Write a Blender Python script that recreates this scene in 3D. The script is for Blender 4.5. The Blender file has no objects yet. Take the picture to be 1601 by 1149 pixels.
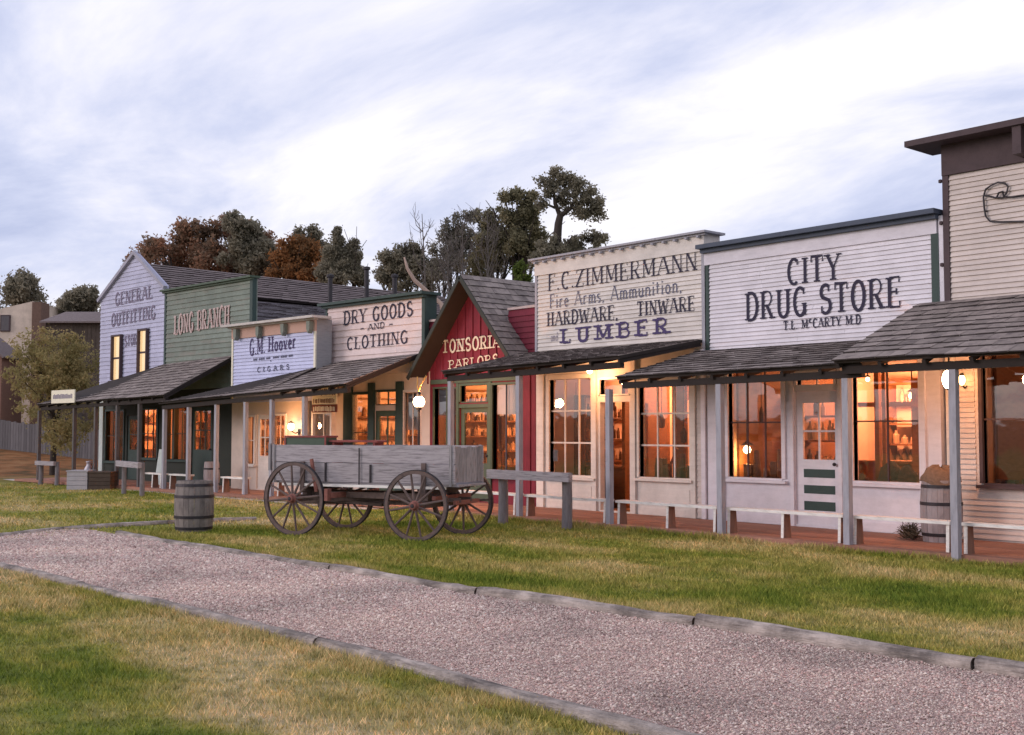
import bpy, math, random
import numpy as np
from mathutils import Vector, Matrix
random.seed(7); RNG = np.random.default_rng(7)
S = bpy.context.scene; COL = S.collection
rad = math.radians

# ------------------------------------------------------------------ camera
FPX, CX, CY, HOR, EYE = 1800.0, 800.5, 574.5, 672.0, 1.6
PITCH = math.atan((HOR-CY)/FPX)
F0 = Vector((-.7578, .6525, 0)).normalized(); CR = Vector((F0.y, -F0.x, 0)); ZZ = Vector((0, 0, 1))
CF = F0*math.cos(PITCH)+ZZ*math.sin(PITCH); CU = ZZ*math.cos(PITCH)-F0*math.sin(PITCH)
CAM = Vector((0, 0, EYE))
cd = bpy.data.cameras.new('camera'); cam = bpy.data.objects.new('camera', cd); COL.objects.link(cam)
cd.sensor_width = 36; cd.lens = 36*FPX/1601; cd.clip_start = .1; cd.clip_end = 3000
m = Matrix.Identity(4)
for i, v in enumerate((CR, CU, -CF)):
    for j in range(3): m[j][i] = v[j]
m.translation = CAM; cam.matrix_world = m; S.camera = cam
S.view_settings.view_transform = 'Standard'; S.view_settings.look = 'None'
S.view_settings.exposure = 0.48; S.view_settings.gamma = 1
S.cycles.use_denoising = True
S.cycles.max_bounces = 8; S.cycles.transparent_max_bounces = 12
S.cycles.sample_clamp_indirect = 6

# ------------------------------------------------------------------ world + sun
SUN_EL, SUN_AZ = rad(16), Vector((-.55, -1, 0)).normalized()     # low, behind the camera
SUN_STRENGTH, SUN_ANGLE, SKY, CLOUD = 0.95, rad(25), 0.06, 1.0
W = bpy.data.worlds.new('World'); S.world = W; W.use_nodes = True
nt = W.node_tree; nt.nodes.clear(); N = nt.nodes.new; L = nt.links.new
def nmath(tree, op, a, b=None, clamp=False):
    n = tree.nodes.new('ShaderNodeMath'); n.operation = op; n.use_clamp = clamp
    for i, v in enumerate((a, b)):
        if v is None: continue
        if isinstance(v, (int, float)): n.inputs[i].default_value = v
        else: tree.links.new(v, n.inputs[i])
    return n.outputs[0]
def nramp(tree, fac, stops, interp='LINEAR'):
    n = tree.nodes.new('ShaderNodeValToRGB'); cr = n.color_ramp; cr.interpolation = interp
    while len(cr.elements) < len(stops): cr.elements.new(.5)
    for e, (p, c) in zip(cr.elements, stops): e.position = p; e.color = (*c, 1)
    tree.links.new(fac, n.inputs[0]); return n.outputs[0]
tc = N('ShaderNodeTexCoord'); sp = N('ShaderNodeSeparateXYZ'); L(tc.outputs['Generated'], sp.inputs[0])
zc = nmath(nt, 'ADD', nmath(nt, 'MAXIMUM', sp.outputs[2], 0.0), 0.16)
cmb = N('ShaderNodeCombineXYZ'); L(nmath(nt, 'DIVIDE', sp.outputs[0], zc), cmb.inputs[0]); L(nmath(nt, 'DIVIDE', sp.outputs[1], zc), cmb.inputs[1])
mp = N('ShaderNodeMapping'); L(cmb.outputs[0], mp.inputs[0]); mp.inputs['Rotation'].default_value = (0, 0, rad(-62)); mp.inputs['Scale'].default_value = (.42, .85, 1); mp.inputs['Location'].default_value = (1.3, .4, 0)
n1 = N('ShaderNodeTexNoise'); L(mp.outputs[0], n1.inputs['Vector']); n1.inputs['Scale'].default_value = 1.9; n1.inputs['Detail'].default_value = 10; n1.inputs['Roughness'].default_value = .61; n1.inputs['Distortion'].default_value = .35
n2 = N('ShaderNodeTexNoise'); L(mp.outputs[0], n2.inputs['Vector']); n2.inputs['Scale'].default_value = .45; n2.inputs['Detail'].default_value = 3
fac = nmath(nt, 'ADD', nmath(nt, 'MULTIPLY', n1.outputs[0], .62), nmath(nt, 'MULTIPLY', n2.outputs[0], .38))
clouds = nramp(nt, fac, [(.37, (.40, .44, .62)), (.45, (.53, .56, .72)), (.52, (.70, .70, .80)), (.61, (.90, .87, .90))])
nish = N('ShaderNodeTexSky'); nish.sky_type = 'NISHITA'; nish.sun_disc = False; nish.sun_elevation = SUN_EL; nish.sun_rotation = math.atan2(SUN_AZ.x, SUN_AZ.y)
b1 = N('ShaderNodeBackground'); L(nish.outputs[0], b1.inputs[0]); b1.inputs[1].default_value = SKY
b2 = N('ShaderNodeBackground'); L(clouds, b2.inputs[0]); b2.inputs[1].default_value = CLOUD
mx = N('ShaderNodeMixShader'); mx.inputs[0].default_value = .9
L(b1.outputs[0], mx.inputs[1]); L(b2.outputs[0], mx.inputs[2])
wo = N('ShaderNodeOutputWorld'); L(mx.outputs[0], wo.inputs[0])
sd = bpy.data.lights.new('sun', 'SUN'); so = bpy.data.objects.new('sun', sd); COL.objects.link(so)
sd.energy = SUN_STRENGTH; sd.angle = SUN_ANGLE; sd.color = (1, .86, .82)
sdir = SUN_AZ*math.cos(SUN_EL)+ZZ*math.sin(SUN_EL)
so.rotation_euler = (-sdir).to_track_quat('-Z', 'Y').to_euler()

# ------------------------------------------------------------------ helpers: pixel rays of the calibrated photo -> metres
def ray(px, py): return CF+CR*((px-CX)/FPX)+CU*((CY-py)/FPX)
def gnd(px, py, z=0.0):
    d = ray(px, py); t = (z-EYE)/d.z; return CAM+d*t
def at_depth(px, py, d): return CAM+ray(px, py)*(d/(CF.dot(F0)))
class Fr:                                             # a vertical plane: origin, turned deg about z
    def __init__(s, ox, oy, deg): s.o = Vector((ox, oy, 0)); s.r = rad(deg); s.c, s.s = math.cos(s.r), math.sin(s.r)
    def hit(s, px, py, off=0.0):
        d = ray(px, py); e = CAM-s.o
        ly0, ldy = -s.s*e.x+s.c*e.y, -s.s*d.x+s.c*d.y
        t = (off-ly0)/ldy; p = e+d*t
        return s.c*p.x+s.s*p.y, p.z
    def w(s, x, y, z=0): return Vector((s.o.x+s.c*x-s.s*y, s.o.y+s.s*x+s.c*y, z))
RF = Fr(0, 15.3, 0)
_hx = RF.hit(672, 672)[0]
LF = Fr(_hx, 15.3, 5.0)
RES = {}
def name_of(n): return n
SPLIT = {'corner_board','trim_board','bracket','pilaster','curtain','coping','barge_board','rake_board','side_panel','support','dentil','iron_strap','tongue_crossbar','glow_divider','standard','board_panel'}
class MB:
    def __init__(s): s.v, s.f, s.g = [], [], []
    def add(s, vs, fs):
        b = len(s.v); s.g.append((b, len(s.f))); s.v += [tuple(v) for v in vs]; s.f += [tuple(b+i for i in f) for f in fs]
    def box(s, x0, x1, y0, y1, z0, z1):
        s.add([(x0,y0,z0),(x1,y0,z0),(x1,y1,z0),(x0,y1,z0),(x0,y0,z1),(x1,y0,z1),(x1,y1,z1),(x0,y1,z1)],
              [(0,3,2,1),(4,5,6,7),(0,1,5,4),(1,2,6,5),(2,3,7,6),(3,0,4,7)])
    def hexa(s, p):                                   # 8 points, bottom ring then top ring
        s.add(p, [(0,3,2,1),(4,5,6,7),(0,1,5,4),(1,2,6,5),(2,3,7,6),(3,0,4,7)])
    def bar(s, p0, p1, w, h, up=(0,0,1)):
        p0, p1 = Vector(p0), Vector(p1); d = (p1-p0).normalized(); u = Vector(up); a = d.cross(u)
        if a.length < 1e-4: a = d.cross(Vector((0,1,0)))
        a.normalize(); b = a.cross(d).normalized(); a *= w/2; b *= h/2
        s.hexa([p0-a-b, p0+a-b, p1+a-b, p1-a-b, p0-a+b, p0+a+b, p1+a+b, p1-a+b])
    def quad(s, a, b, c, d): s.add([a,b,c,d], [(0,1,2,3)])
    def tube(s, pts, r, n=8, cap=True):
        pts = [Vector(p) for p in pts]; rs = r if isinstance(r, (list, tuple)) else [r]*len(pts)
        vs, fs = [], []; ref = None
        for i, p in enumerate(pts):
            d = (pts[min(i+1, len(pts)-1)]-pts[max(i-1, 0)]).normalized()
            if ref is None: ref = d.orthogonal().normalized()
            a = (ref-d*ref.dot(d)).normalized(); b = d.cross(a); ref = a
            for k in range(n):
                t = 2*math.pi*k/n; vs.append(p+(a*math.cos(t)+b*math.sin(t))*rs[i])
        for i in range(len(pts)-1):
            for k in range(n): fs.append((i*n+k, i*n+(k+1)%n, (i+1)*n+(k+1)%n, (i+1)*n+k))
        if cap: fs += [tuple(range(n-1, -1, -1)), tuple(range((len(pts)-1)*n, len(pts)*n))]
        s.add(vs, fs)
    def lathe(s, prof, n=24, c=(0,0,0)):
        vs, fs = [], []
        for r, z in prof:
            for k in range(n): t = 2*math.pi*k/n; vs.append((c[0]+r*math.cos(t), c[1]+r*math.sin(t), c[2]+z))
        for i in range(len(prof)-1):
            for k in range(n): fs.append((i*n+k, i*n+(k+1)%n, (i+1)*n+(k+1)%n, (i+1)*n+k))
        s.add(vs, fs)
    def prism(s, poly, y0, y1):                       # poly of (x,z), extruded along y
        n = len(poly); vs = [(x,y0,z) for x,z in poly]+[(x,y1,z) for x,z in poly]
        fs = [tuple(range(n)), tuple(range(2*n-1, n-1, -1))]+[(i, i+n, (i+1)%n+n, (i+1)%n) for i in range(n)]
        s.add(vs, fs)
    def build(s, name, mat, parent=None, smooth=False, mat2=None, second=None):
        if name in SPLIT and len(s.g) > 1:            # every board / bracket is a part of its own
            ends = s.g[1:]+[(len(s.v), len(s.f))]; o = None
            for (v0, f0), (v1, f1) in zip(s.g, ends):
                q = MB(); q.v = s.v[v0:v1]; q.f = [tuple(i-v0 for i in f) for f in s.f[f0:f1]]; q.g = [(0, 0)]; o = q.build(name, mat, parent, smooth)
            return o
        me = bpy.data.meshes.new(name)
        vs = s.v
        if parent is not None and '_xc' in RES.get(parent.name, {}):
            xc = RES[parent.name]['_xc']; vs = [(x-xc, y, z) for x, y, z in vs]
        me.from_pydata(vs, [], s.f); me.materials.append(mat)
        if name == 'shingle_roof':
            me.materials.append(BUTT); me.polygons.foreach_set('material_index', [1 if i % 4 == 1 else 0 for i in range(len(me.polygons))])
        if smooth: me.shade_smooth()
        o = bpy.data.objects.new(name, me); COL.objects.link(o)
        if parent is not None:
            o.parent = parent
            if parent.name in RES: RES[o.name] = RES[parent.name]
        return o
def tag(o, label=None, cat=None, group=None, kind=None):
    for k, v in (('label', label), ('category', cat), ('group', group), ('kind', kind)):
        if v: o[k] = v
    return o
def thing(name, label, cat, loc=(0,0,0), rz=0, group=None):
    o = bpy.data.objects.new(name, None); COL.objects.link(o); o.location = loc; o.rotation_euler = (0,0,rz); o.empty_display_size = .2
    return tag(o, label, cat, group)
def fthing(name, label, cat, fr, xc, group=None):     # a thing built in the coordinates of a facade frame; its Empty stands at frame x = xc
    o = thing(name, label, cat, fr.w(xc, 0), fr.r, group); RES[o.name] = {'_xc': xc}; return o
def copy_tree(o, parent=None):
    c = o.copy(); COL.objects.link(c)
    if parent is not None: c.parent = parent
    for ch in list(o.children): copy_tree(ch, c)
    return c
def lamp(name, loc, energy, color, radius=.08):
    d = bpy.data.lights.new(name, 'POINT'); d.energy = energy; d.color = color; d.shadow_soft_size = radius
    o = bpy.data.objects.new(name, d); COL.objects.link(o); o.location = loc; return o

# ------------------------------------------------------------------ materials
MATS = {}
def M(name, base, rough=.8, var=.2, scale=5, stretch=(1,1,1), island=0.0, bump=.15, bscale=40, metal=0.0, c2=None, grime=0.0, spec=.3):
    if name in MATS: return MATS[name]
    mt = bpy.data.materials.new(name); mt.use_nodes = True; t = mt.node_tree; nd = t.nodes; lk = t.links.new
    bs = nd['Principled BSDF']; bs.inputs['Roughness'].default_value = rough; bs.inputs['Metallic'].default_value = metal
    bs.inputs['Specular IOR Level'].default_value = spec
    co = nd.new('ShaderNodeTexCoord'); mp = nd.new('ShaderNodeMapping'); mp.inputs['Scale'].default_value = stretch; lk(co.outputs['Object'], mp.inputs[0])
    geo = nd.new('ShaderNodeNewGeometry')
    if island:                                        # each plank / shingle its own piece of grain
        ad = nd.new('ShaderNodeVectorMath'); ad.operation = 'ADD'; sc = nd.new('ShaderNodeVectorMath'); sc.operation = 'SCALE'
        cb = nd.new('ShaderNodeCombineXYZ')
        for i in range(3): lk(geo.outputs['Random Per Island'], cb.inputs[i])
        lk(cb.outputs[0], sc.inputs[0]); sc.inputs['Scale'].default_value = 37.0
        lk(mp.outputs[0], ad.inputs[0]); lk(sc.outputs[0], ad.inputs[1]); vec = ad.outputs[0]
    else: vec = mp.outputs[0]
    nz = nd.new('ShaderNodeTexNoise'); nz.inputs['Scale'].default_value = scale; nz.inputs['Detail'].default_value = 8; nz.inputs['Roughness'].default_value = .65; lk(vec, nz.inputs['Vector'])
    d = c2 if c2 else tuple(c*.45 for c in base)
    col = nramp(t, nz.outputs[0], [(.5-.28, tuple(b*(1-min(1,var*2))+e*min(1,var*2) for b, e in zip(base, d))), (.5, base), (.5+.25, tuple(min(1, b*(1+var*.5)) for b in base))])
    if island:
        mr = nd.new('ShaderNodeMapRange'); lk(geo.outputs['Random Per Island'], mr.inputs[0]); mr.inputs[3].default_value = 1-island; mr.inputs[4].default_value = 1+island*.8
        mm = nd.new('ShaderNodeVectorMath'); mm.operation = 'SCALE'; lk(col, mm.inputs[0]); lk(mr.outputs[0], mm.inputs['Scale']); col = mm.outputs[0]
    if grime:
        ng = nd.new('ShaderNodeTexNoise'); ng.inputs['Scale'].default_value = 1.3; ng.inputs['Detail'].default_value = 9; ng.inputs['Roughness'].default_value = .75; lk(co.outputs['Object'], ng.inputs['Vector'])
        g = nramp(t, ng.outputs[0], [(.42, (1-grime,)*3), (.6, (1, 1, 1))])
        mg = nd.new('ShaderNodeVectorMath'); mg.operation = 'MULTIPLY'; lk(col, mg.inputs[0]); lk(g, mg.inputs[1]); col = mg.outputs[0]
    lk(col, bs.inputs['Base Color'])
    if bump:
        nb = nd.new('ShaderNodeTexNoise'); nb.inputs['Scale'].default_value = bscale; nb.inputs['Detail'].default_value = 5; lk(vec, nb.inputs['Vector'])
        bp = nd.new('ShaderNodeBump'); bp.inputs['Strength'].default_value = bump; bp.inputs['Distance'].default_value = .02; lk(nb.outputs[0], bp.inputs['Height']); lk(bp.outputs[0], bs.inputs['Normal'])
    MATS[name] = mt; return mt
def emit(name, color, strength):
    if name in MATS: return MATS[name]
    mt = bpy.data.materials.new(name); mt.use_nodes = True; t = mt.node_tree; t.nodes.clear()
    e = t.nodes.new('ShaderNodeEmission'); e.inputs[0].default_value = (*color, 1); e.inputs[1].default_value = strength
    o = t.nodes.new('ShaderNodeOutputMaterial'); t.links.new(e.outputs[0], o.inputs[0]); MATS[name] = mt; return mt
def glass():
    mt = bpy.data.materials.new('window_glass'); mt.use_nodes = True; t = mt.node_tree; t.nodes.clear(); n = t.nodes.new; l = t.links.new
    tr = n('ShaderNodeBsdfTransparent'); tr.inputs[0].default_value = (.9,.9,.88,1); gl = n('ShaderNodeBsdfGlossy'); gl.inputs['Roughness'].default_value = .02
    co = n('ShaderNodeTexCoord'); nz = n('ShaderNodeTexNoise'); nz.inputs['Scale'].default_value = 2.2; l(co.outputs['Object'], nz.inputs['Vector'])
    bp = n('ShaderNodeBump'); bp.inputs['Strength'].default_value = .04; bp.inputs['Distance'].default_value = .05; l(nz.outputs[0], bp.inputs['Height']); l(bp.outputs[0], gl.inputs['Normal'])
    fr = n('ShaderNodeFresnel'); fr.inputs[0].default_value = 2.35
    mx = n('ShaderNodeMixShader'); l(fr.outputs[0], mx.inputs[0]); l(tr.outputs[0], mx.inputs[1]); l(gl.outputs[0], mx.inputs[2])
    o = n('ShaderNodeOutputMaterial'); l(mx.outputs[0], o.inputs[0]); return mt
GLASS = glass()
WHITE = M('white_paint', (.72,.68,.74), .7, .12, 3, (1,1,4), grime=.12)
LAV = M('lavender_white_siding', (.74,.70,.75), .7, .1, 3, (.6,1,6), island=.05, grime=.14)
CREAM = M('cream_siding', (.70,.64,.60), .7, .12, 3, (.6,1,6), island=.06, grime=.16)
TAN = M('tan_siding', (.66,.57,.53), .7, .12, 3, (.6,1,6), island=.05, grime=.14)
PINK = M('pale_pink_siding', (.76,.62,.60), .7, .1, 3, (.6,1,6), island=.05, grime=.12)
BLUE = M('pale_blue_siding', (.58,.60,.82), .7, .1, 3, (.6,1,6), island=.05, grime=.12)
GOLAV = M('grey_lavender_siding', (.50,.50,.66), .7, .12, 3, (.6,1,6), island=.05, grime=.15)
SAGE = M('sage_green_siding', (.215,.25,.215), .75, .3, 2, (.6,1,3), island=.08, grime=.22, c2=(.30,.22,.19))
DGREEN = M('dark_green_paint', (.03,.055,.05), .55, .2, 6)
MGREEN = M('dull_green_paint', (.065,.095,.065), .6, .2, 6)
RED = M('barn_red_boards', (.19,.022,.042), .75, .3, 4, (6,1,.8), grime=.25)
BROWN = M('dark_brown_trim', (.075,.05,.055), .7, .25, 6)
SLATE = M('slate_blue_trim', (.06,.075,.11), .6, .2, 6)
SHINGLE = M('weathered_shingle', (.26,.215,.195), .92, .5, 6, (1,1,1), island=.26, bump=.5, bscale=60, c2=(.09,.07,.075))
ROOFGREY = M('grey_roof_shingle', (.21,.19,.21), .92, .25, 5, island=.1, bump=.4)
BUTT = M('weathered_butt_shade', (.05,.04,.04), .95, .4, 9, island=.3)  # weathered butt ends, with the course shadow line put into the colour
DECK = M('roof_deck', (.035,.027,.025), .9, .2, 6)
POST = M('grey_post_wood', (.36,.35,.39), .85, .3, 8, (3,3,.5), bump=.4, bscale=50)
GREYWOOD = M('weathered_grey_wood', (.37,.335,.35), .88, .55, 7, (.55,5,7), island=.16, bump=.5, bscale=45, c2=(.08,.07,.07))
ENDWOOD = M('weathered_grey_wood_upright', (.30,.28,.285), .88, .45, 9, (5,4,.7), island=.2, bump=.5, bscale=45, c2=(.07,.06,.06))
LOG = M('log_wood', (.21,.19,.20), .9, .4, 8, (3,3,.6), bump=.6, bscale=40)
TIMBER = M('timber_wood', (.50,.42,.37), .92, .5, 6, (.5,4,4), bump=.9, bscale=28, c2=(.06,.045,.045), grime=.6)
WHEELW = M('wheel_wood', (.135,.095,.085), .8, .4, 12, bump=.4, c2=(.03,.025,.03))
REDHUB = M('faded_red_paint', (.24,.095,.075), .75, .4, 14, bump=.3)
IRON = M('dark_iron', (.05,.045,.05), .55, .3, 12, metal=.6, bump=.2)
BENCHW = M('bench_white_wood', (.78,.75,.71), .75, .25, 6, (1,5,5), bump=.3, c2=(.25,.2,.17))
BENCHB = M('bench_brown_wood', (.26,.15,.11), .8, .3, 6, (4,4,.8), bump=.3)
BOARD = M('boardwalk_planks', (.34,.17,.12), .85, .3, 6, (.6,5,3), island=.2, bump=.3, c2=(.12,.06,.045))
DARKP = M('sign_paint_dark', (.035,.03,.055), .8, .25, 20, bump=.05)
FADEP = M('sign_paint_faded', (.20,.17,.24), .85, .3, 20, bump=.05)
SOFTP = M('sign_paint_blue_grey', (.11,.11,.17), .8, .3, 20, bump=.05)
PURPP = M('sign_paint_purple', (.07,.05,.13), .8, .25, 20, bump=.05)
FADECREAM = M('sign_paint_faded_cream', (.60,.56,.46), .85, .35, 14, bump=.05)
CREAMP = M('sign_paint_cream', (.80,.74,.60), .8, .2, 20, bump=.05)
ROSEP = M('coping_rose', (.52,.40,.38), .8, .25, 20, bump=.05)
WARMW = M('interior_plaster', (.58,.42,.32), .9, .2, 2)
WARMD = M('interior_dark_wood', (.17,.075,.03), .6, .35, 6, (1,1,4))
FLOORI = M('interior_floor', (.16,.09,.05), .6, .3, 5)
GOODS = M('shelf_goods_glaze', (.35,.22,.14), .35, .5, 3, island=.8)
DARKWARE = M('dark_wares', (.09,.06,.05), .5, .5, 4, island=.9)
CLOTHM = M('dark_cloth', (.05,.035,.035), .95, .4, 8)
CURTAIN = M('white_curtain', (.66,.64,.72), .95, .12, 6, (9,1,1))
BARREL = M('barrel_staves', (.215,.185,.17), .88, .4, 7, (1,1,.5), island=.22, bump=.5, c2=(.06,.05,.05))
BURLAP = M('burlap', (.20,.13,.09), .95, .4, 20, bump=.6)
TWIGG = M('grey_brown_twigs', (.13,.11,.10), .95, .3, 10)
TWIG = M('dry_twigs', (.10,.075,.05), .95, .4, 10)
BARK = M('bark', (.055,.042,.036), .95, .4, 8, (3,3,.8), bump=.6)
PALEBARK = M('pale_dead_wood', (.42,.30,.24), .9, .3, 8, (3,3,.8), bump=.4)
STUCCO = M('tan_stucco', (.70,.58,.48), .9, .15, 2, grime=.2)
BRICK = M('old_brick', (.17,.105,.08), .9, .3, 9)
GREYF = M('grey_fence_boards', (.13,.12,.125), .9, .3, 6, (4,4,.6), island=.2)

# ------------------------------------------------------------------ letters: a stroke alphabet (T thick, t thin)
def arc(cx, cy, rx, ry, a0, a1, n=9):
    return [(cx+rx*math.cos(rad(a0+(a1-a0)*i/n)), cy+ry*math.sin(rad(a0+(a1-a0)*i/n))) for i in range(n+1)]
G = {
 'A': (.78, [('t',[(.04,0),(.38,1)]),('T',[(.40,1),(.74,0)]),('t',[(.16,.34),(.60,.34)])]),
 'B': (.66, [('T',[(.12,0),(.12,1)]),('t',[(.12,1)]+arc(.34,.77,.22,.23,90,-90)+[(.12,.54)]),('t',[(.12,.54)]+arc(.36,.27,.25,.27,90,-90)+[(.12,0)])]),
 'C': (.66, [('T',arc(.36,.5,.27,.5,55,305,16)),('t',[(.54,.98),(.54,.76)])]),
 'D': (.70, [('T',[(.12,0),(.12,1)]),('T',[(.12,1)]+arc(.30,.5,.32,.5,90,-90,14)+[(.12,0)])]),
 'E': (.62, [('T',[(.12,0),(.12,1)]),('t',[(.12,1),(.54,1),(.54,.82)]),('t',[(.12,.52),(.42,.52)]),('t',[(.42,.62),(.42,.42)]),('t',[(.12,0),(.56,0),(.56,.2)])]),
 'F': (.58, [('T',[(.12,0),(.12,1)]),('t',[(.12,1),(.52,1),(.52,.8)]),('t',[(.12,.52),(.40,.52)]),('t',[(.40,.62),(.40,.42)])]),
 'G': (.70, [('T',arc(.36,.5,.28,.5,55,330,16)),('t',[(.54,.98),(.54,.76)]),('T',[(.58,.02),(.58,.42)]),('t',[(.44,.42),(.68,.42)])]),
 'H': (.74, [('T',[(.14,0),(.14,1)]),('T',[(.60,0),(.60,1)]),('t',[(.14,.5),(.60,.5)])]),
 'I': (.30, [('T',[(.15,0),(.15,1)])]),
 'L': (.60, [('T',[(.14,0),(.14,1)]),('t',[(.14,0),(.54,0),(.54,.24)])]),
 'M': (.90, [('t',[(.12,0),(.12,1)]),('T',[(.12,1),(.44,.12)]),('t',[(.44,.12),(.76,1)]),('T',[(.77,0),(.77,1)])]),
 'N': (.76, [('t',[(.12,0),(.12,1)]),('T',[(.12,1),(.63,0)]),('t',[(.63,0),(.63,1)])]),
 'O': (.70, [('T',arc(.35,.5,.27,.5,0,360,22))]),
 'P': (.62, [('T',[(.12,0),(.12,1)]),('t',[(.12,1)]+arc(.32,.74,.24,.26,90,-90)+[(.12,.48)])]),
 'R': (.70, [('T',[(.12,0),(.12,1)]),('t',[(.12,1)]+arc(.33,.74,.23,.26,90,-90)+[(.12,.48)]),('T',[(.32,.48),(.60,0)])]),
 'S': (.60, [('T',arc(.30,.75,.21,.25,50,230,9)+arc(.30,.26,.23,.26,50,-130,9)),('t',[(.45,.98),(.45,.76)]),('t',[(.12,.02),(.12,.26)])]),
 'T': (.66, [('T',[(.33,0),(.33,1)]),('t',[(.05,.78),(.05,1),(.61,1),(.61,.78)])]),
 'U': (.74, [('T',[(.14,1),(.14,.3)]+arc(.37,.3,.23,.3,180,360,10)+[(.60,1)])]),
 'W': (.98, [('T',[(.04,1),(.26,0)]),('t',[(.27,0),(.48,.9)]),('T',[(.48,.9),(.70,0)]),('t',[(.71,0),(.93,1)])]),
 'Y': (.70, [('T',[(.06,1),(.35,.45)]),('t',[(.64,1),(.35,.45)]),('T',[(.35,.45),(.35,0)])]),
 'Z': (.64, [('t',[(.08,.8),(.08,1),(.56,1)]),('T',[(.56,1),(.06,0)]),('t',[(.06,0),(.58,0),(.58,.2)])]),
 'a': (.50, [('t',arc(.23,.28,.17,.28,0,360,14)),('T',[(.40,0),(.40,.58)])]),
 'd': (.52, [('t',arc(.23,.28,.17,.28,0,360,14)),('T',[(.40,0),(.40,1)])]),
 'e': (.48, [('T',[(.08,.32),(.40,.32)]+arc(.24,.29,.16,.29,10,320,14))]),
 'i': (.24, [('T',[(.12,0),(.12,.6)]),('T',[(.12,.78),(.12,.9)])]),
 'm': (.76, [('T',[(.10,0),(.10,.6)]),('T',[(.10,.42)]+arc(.24,.42,.14,.17,180,0,7)+[(.38,0)]),('T',[(.38,.42)]+arc(.52,.42,.14,.17,180,0,7)+[(.66,0)])]),
 'n': (.52, [('T',[(.10,0),(.10,.6)]),('T',[(.10,.42)]+arc(.26,.42,.16,.17,180,0,7)+[(.42,0)])]),
 'o': (.52, [('T',arc(.26,.29,.18,.29,0,360,16))]),
 'r': (.42, [('T',[(.10,0),(.10,.6)]),('T',[(.10,.40)]+arc(.26,.40,.16,.18,180,50,6))]),
 's': (.40, [('T',arc(.20,.44,.13,.15,50,230,7)+arc(.20,.15,.14,.15,50,-130,7))]),
 't': (.34, [('T',[(.14,.06),(.14,.85)]),('t',[(.02,.58),(.30,.58)])]),
 'u': (.52, [('T',[(.10,.6),(.10,.2)]+arc(.26,.2,.16,.2,180,360,7)+[(.42,.6)]),('T',[(.42,0),(.42,.3)])]),
 'v': (.50, [('T',[(.04,.6),(.24,0)]),('t',[(.25,0),(.45,.6)])]),
 'c': (.46, [('T',arc(.25,.8,.15,.2,50,310,9))]),
 '.': (.22, [('T',[(.11,0),(.11,.1)])]),
 ',': (.22, [('T',[(.13,.1),(.07,-.1)])]),
 '-': (.46, [('T',[(.08,.5),(.38,.5)])]),
 '~': (.55, [('T',[(.04,.3),(.16,.5),(.30,.34),(.42,.5),(.52,.3)])]),
 ' ': (.38, []),
}
def lettering(parent, fr, text, bl, br, ht, mat, T=.15, t=.07, serif=.13, off=-.0265, name='lettering', gap=.12, flat=True):
    """text between the pixels bl and br of its baseline, cap height ht pixels at the left; painted 2 cm thick strokes just proud of the boards"""
    x0, z0 = fr.hit(*bl, off); x1, z1 = fr.hit(*br, off); h = fr.hit(bl[0], bl[1]-ht, off)[1]-z0
    wid = sum(G[c][0]+gap for c in text)-gap; sx = (x1-x0)/wid; mb = MB(); cur = 0.0; k = 0
    def P(x, y): return Vector((x0+(cur+x)*sx, 0, z0+(z1-z0)*((cur+x)/wid)+y*h))
    asp = sx/h
    for ch in text:
        w, strokes = G[ch]
        if ch == ' ' and mb.v and '~' not in text: mb.build(name, mat, parent); mb = MB()
        for kd, pts in strokes:
            th = (T if kd == 'T' else t)*h; k += 1; y = off-.0004*(k % 7)
            pts = [q for i, q in enumerate(pts) if i == 0 or abs(q[0]-pts[i-1][0])+abs(q[1]-pts[i-1][1]) > 1e-4]; ps = [P(*q) for q in pts]; n = len(ps); L_, R_ = [], []
            for i, p in enumerate(ps):
                closed = (ps[0]-ps[-1]).length < 1e-4
                a = ps[i-1] if i > 0 else (ps[-2] if closed else None); b = ps[i+1] if i < n-1 else (ps[1] if closed else None)
                d = ((b if b is not None else p)-(a if a is not None else p))
                d.normalize(); nn = Vector((-d.z, 0, d.x))
                if a is not None and b is not None:
                    d1 = (p-a).normalized(); n1 = Vector((-d1.z, 0, d1.x)); c = max(.5, nn.dot(n1)); hw = th/2/c
                else: hw = th/2
                # slanted/vertical strokes keep their width horizontally narrower in condensed text
                hw *= (abs(nn.x)*min(1.0, asp*1.15)+abs(nn.z)*.8)/(abs(nn.x)+abs(nn.z)) if True else 1
                L_.append(p+nn*hw); R_.append(p-nn*hw)
            vs = [(q.x, y, q.z) for q in L_]+[(q.x, y, q.z) for q in R_]
            mb.add(vs, [(i, i+1, n+i+1, n+i) for i in range(n-1)])
            if serif:
                for e, o in ((0, 1), (-1, -2)):
                    q = pts[e]
                    if ch in '.,-~' or q[1] not in (0, 1) or abs(pts[o][1]-q[1]) < .4*abs(pts[o][0]-q[0]) or abs(pts[o][1]-q[1]) < .15: continue
                    c = P(*q); sw = serif*sx*1.0+th*.35*min(1, asp); sh = t*h*.9; dz = sh/2 if q[1] == 0 else -sh/2; k += 1; y2 = off-.0004*(k % 7)-.003
                    mb.add([(c.x-sw, y2, c.z+dz-sh/2), (c.x+sw, y2, c.z+dz-sh/2), (c.x+sw, y2, c.z+dz+sh/2), (c.x-sw, y2, c.z+dz+sh/2)], [(0,1,2,3)])
        cur += w+gap
    return mb.build(name, mat, parent)

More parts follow.
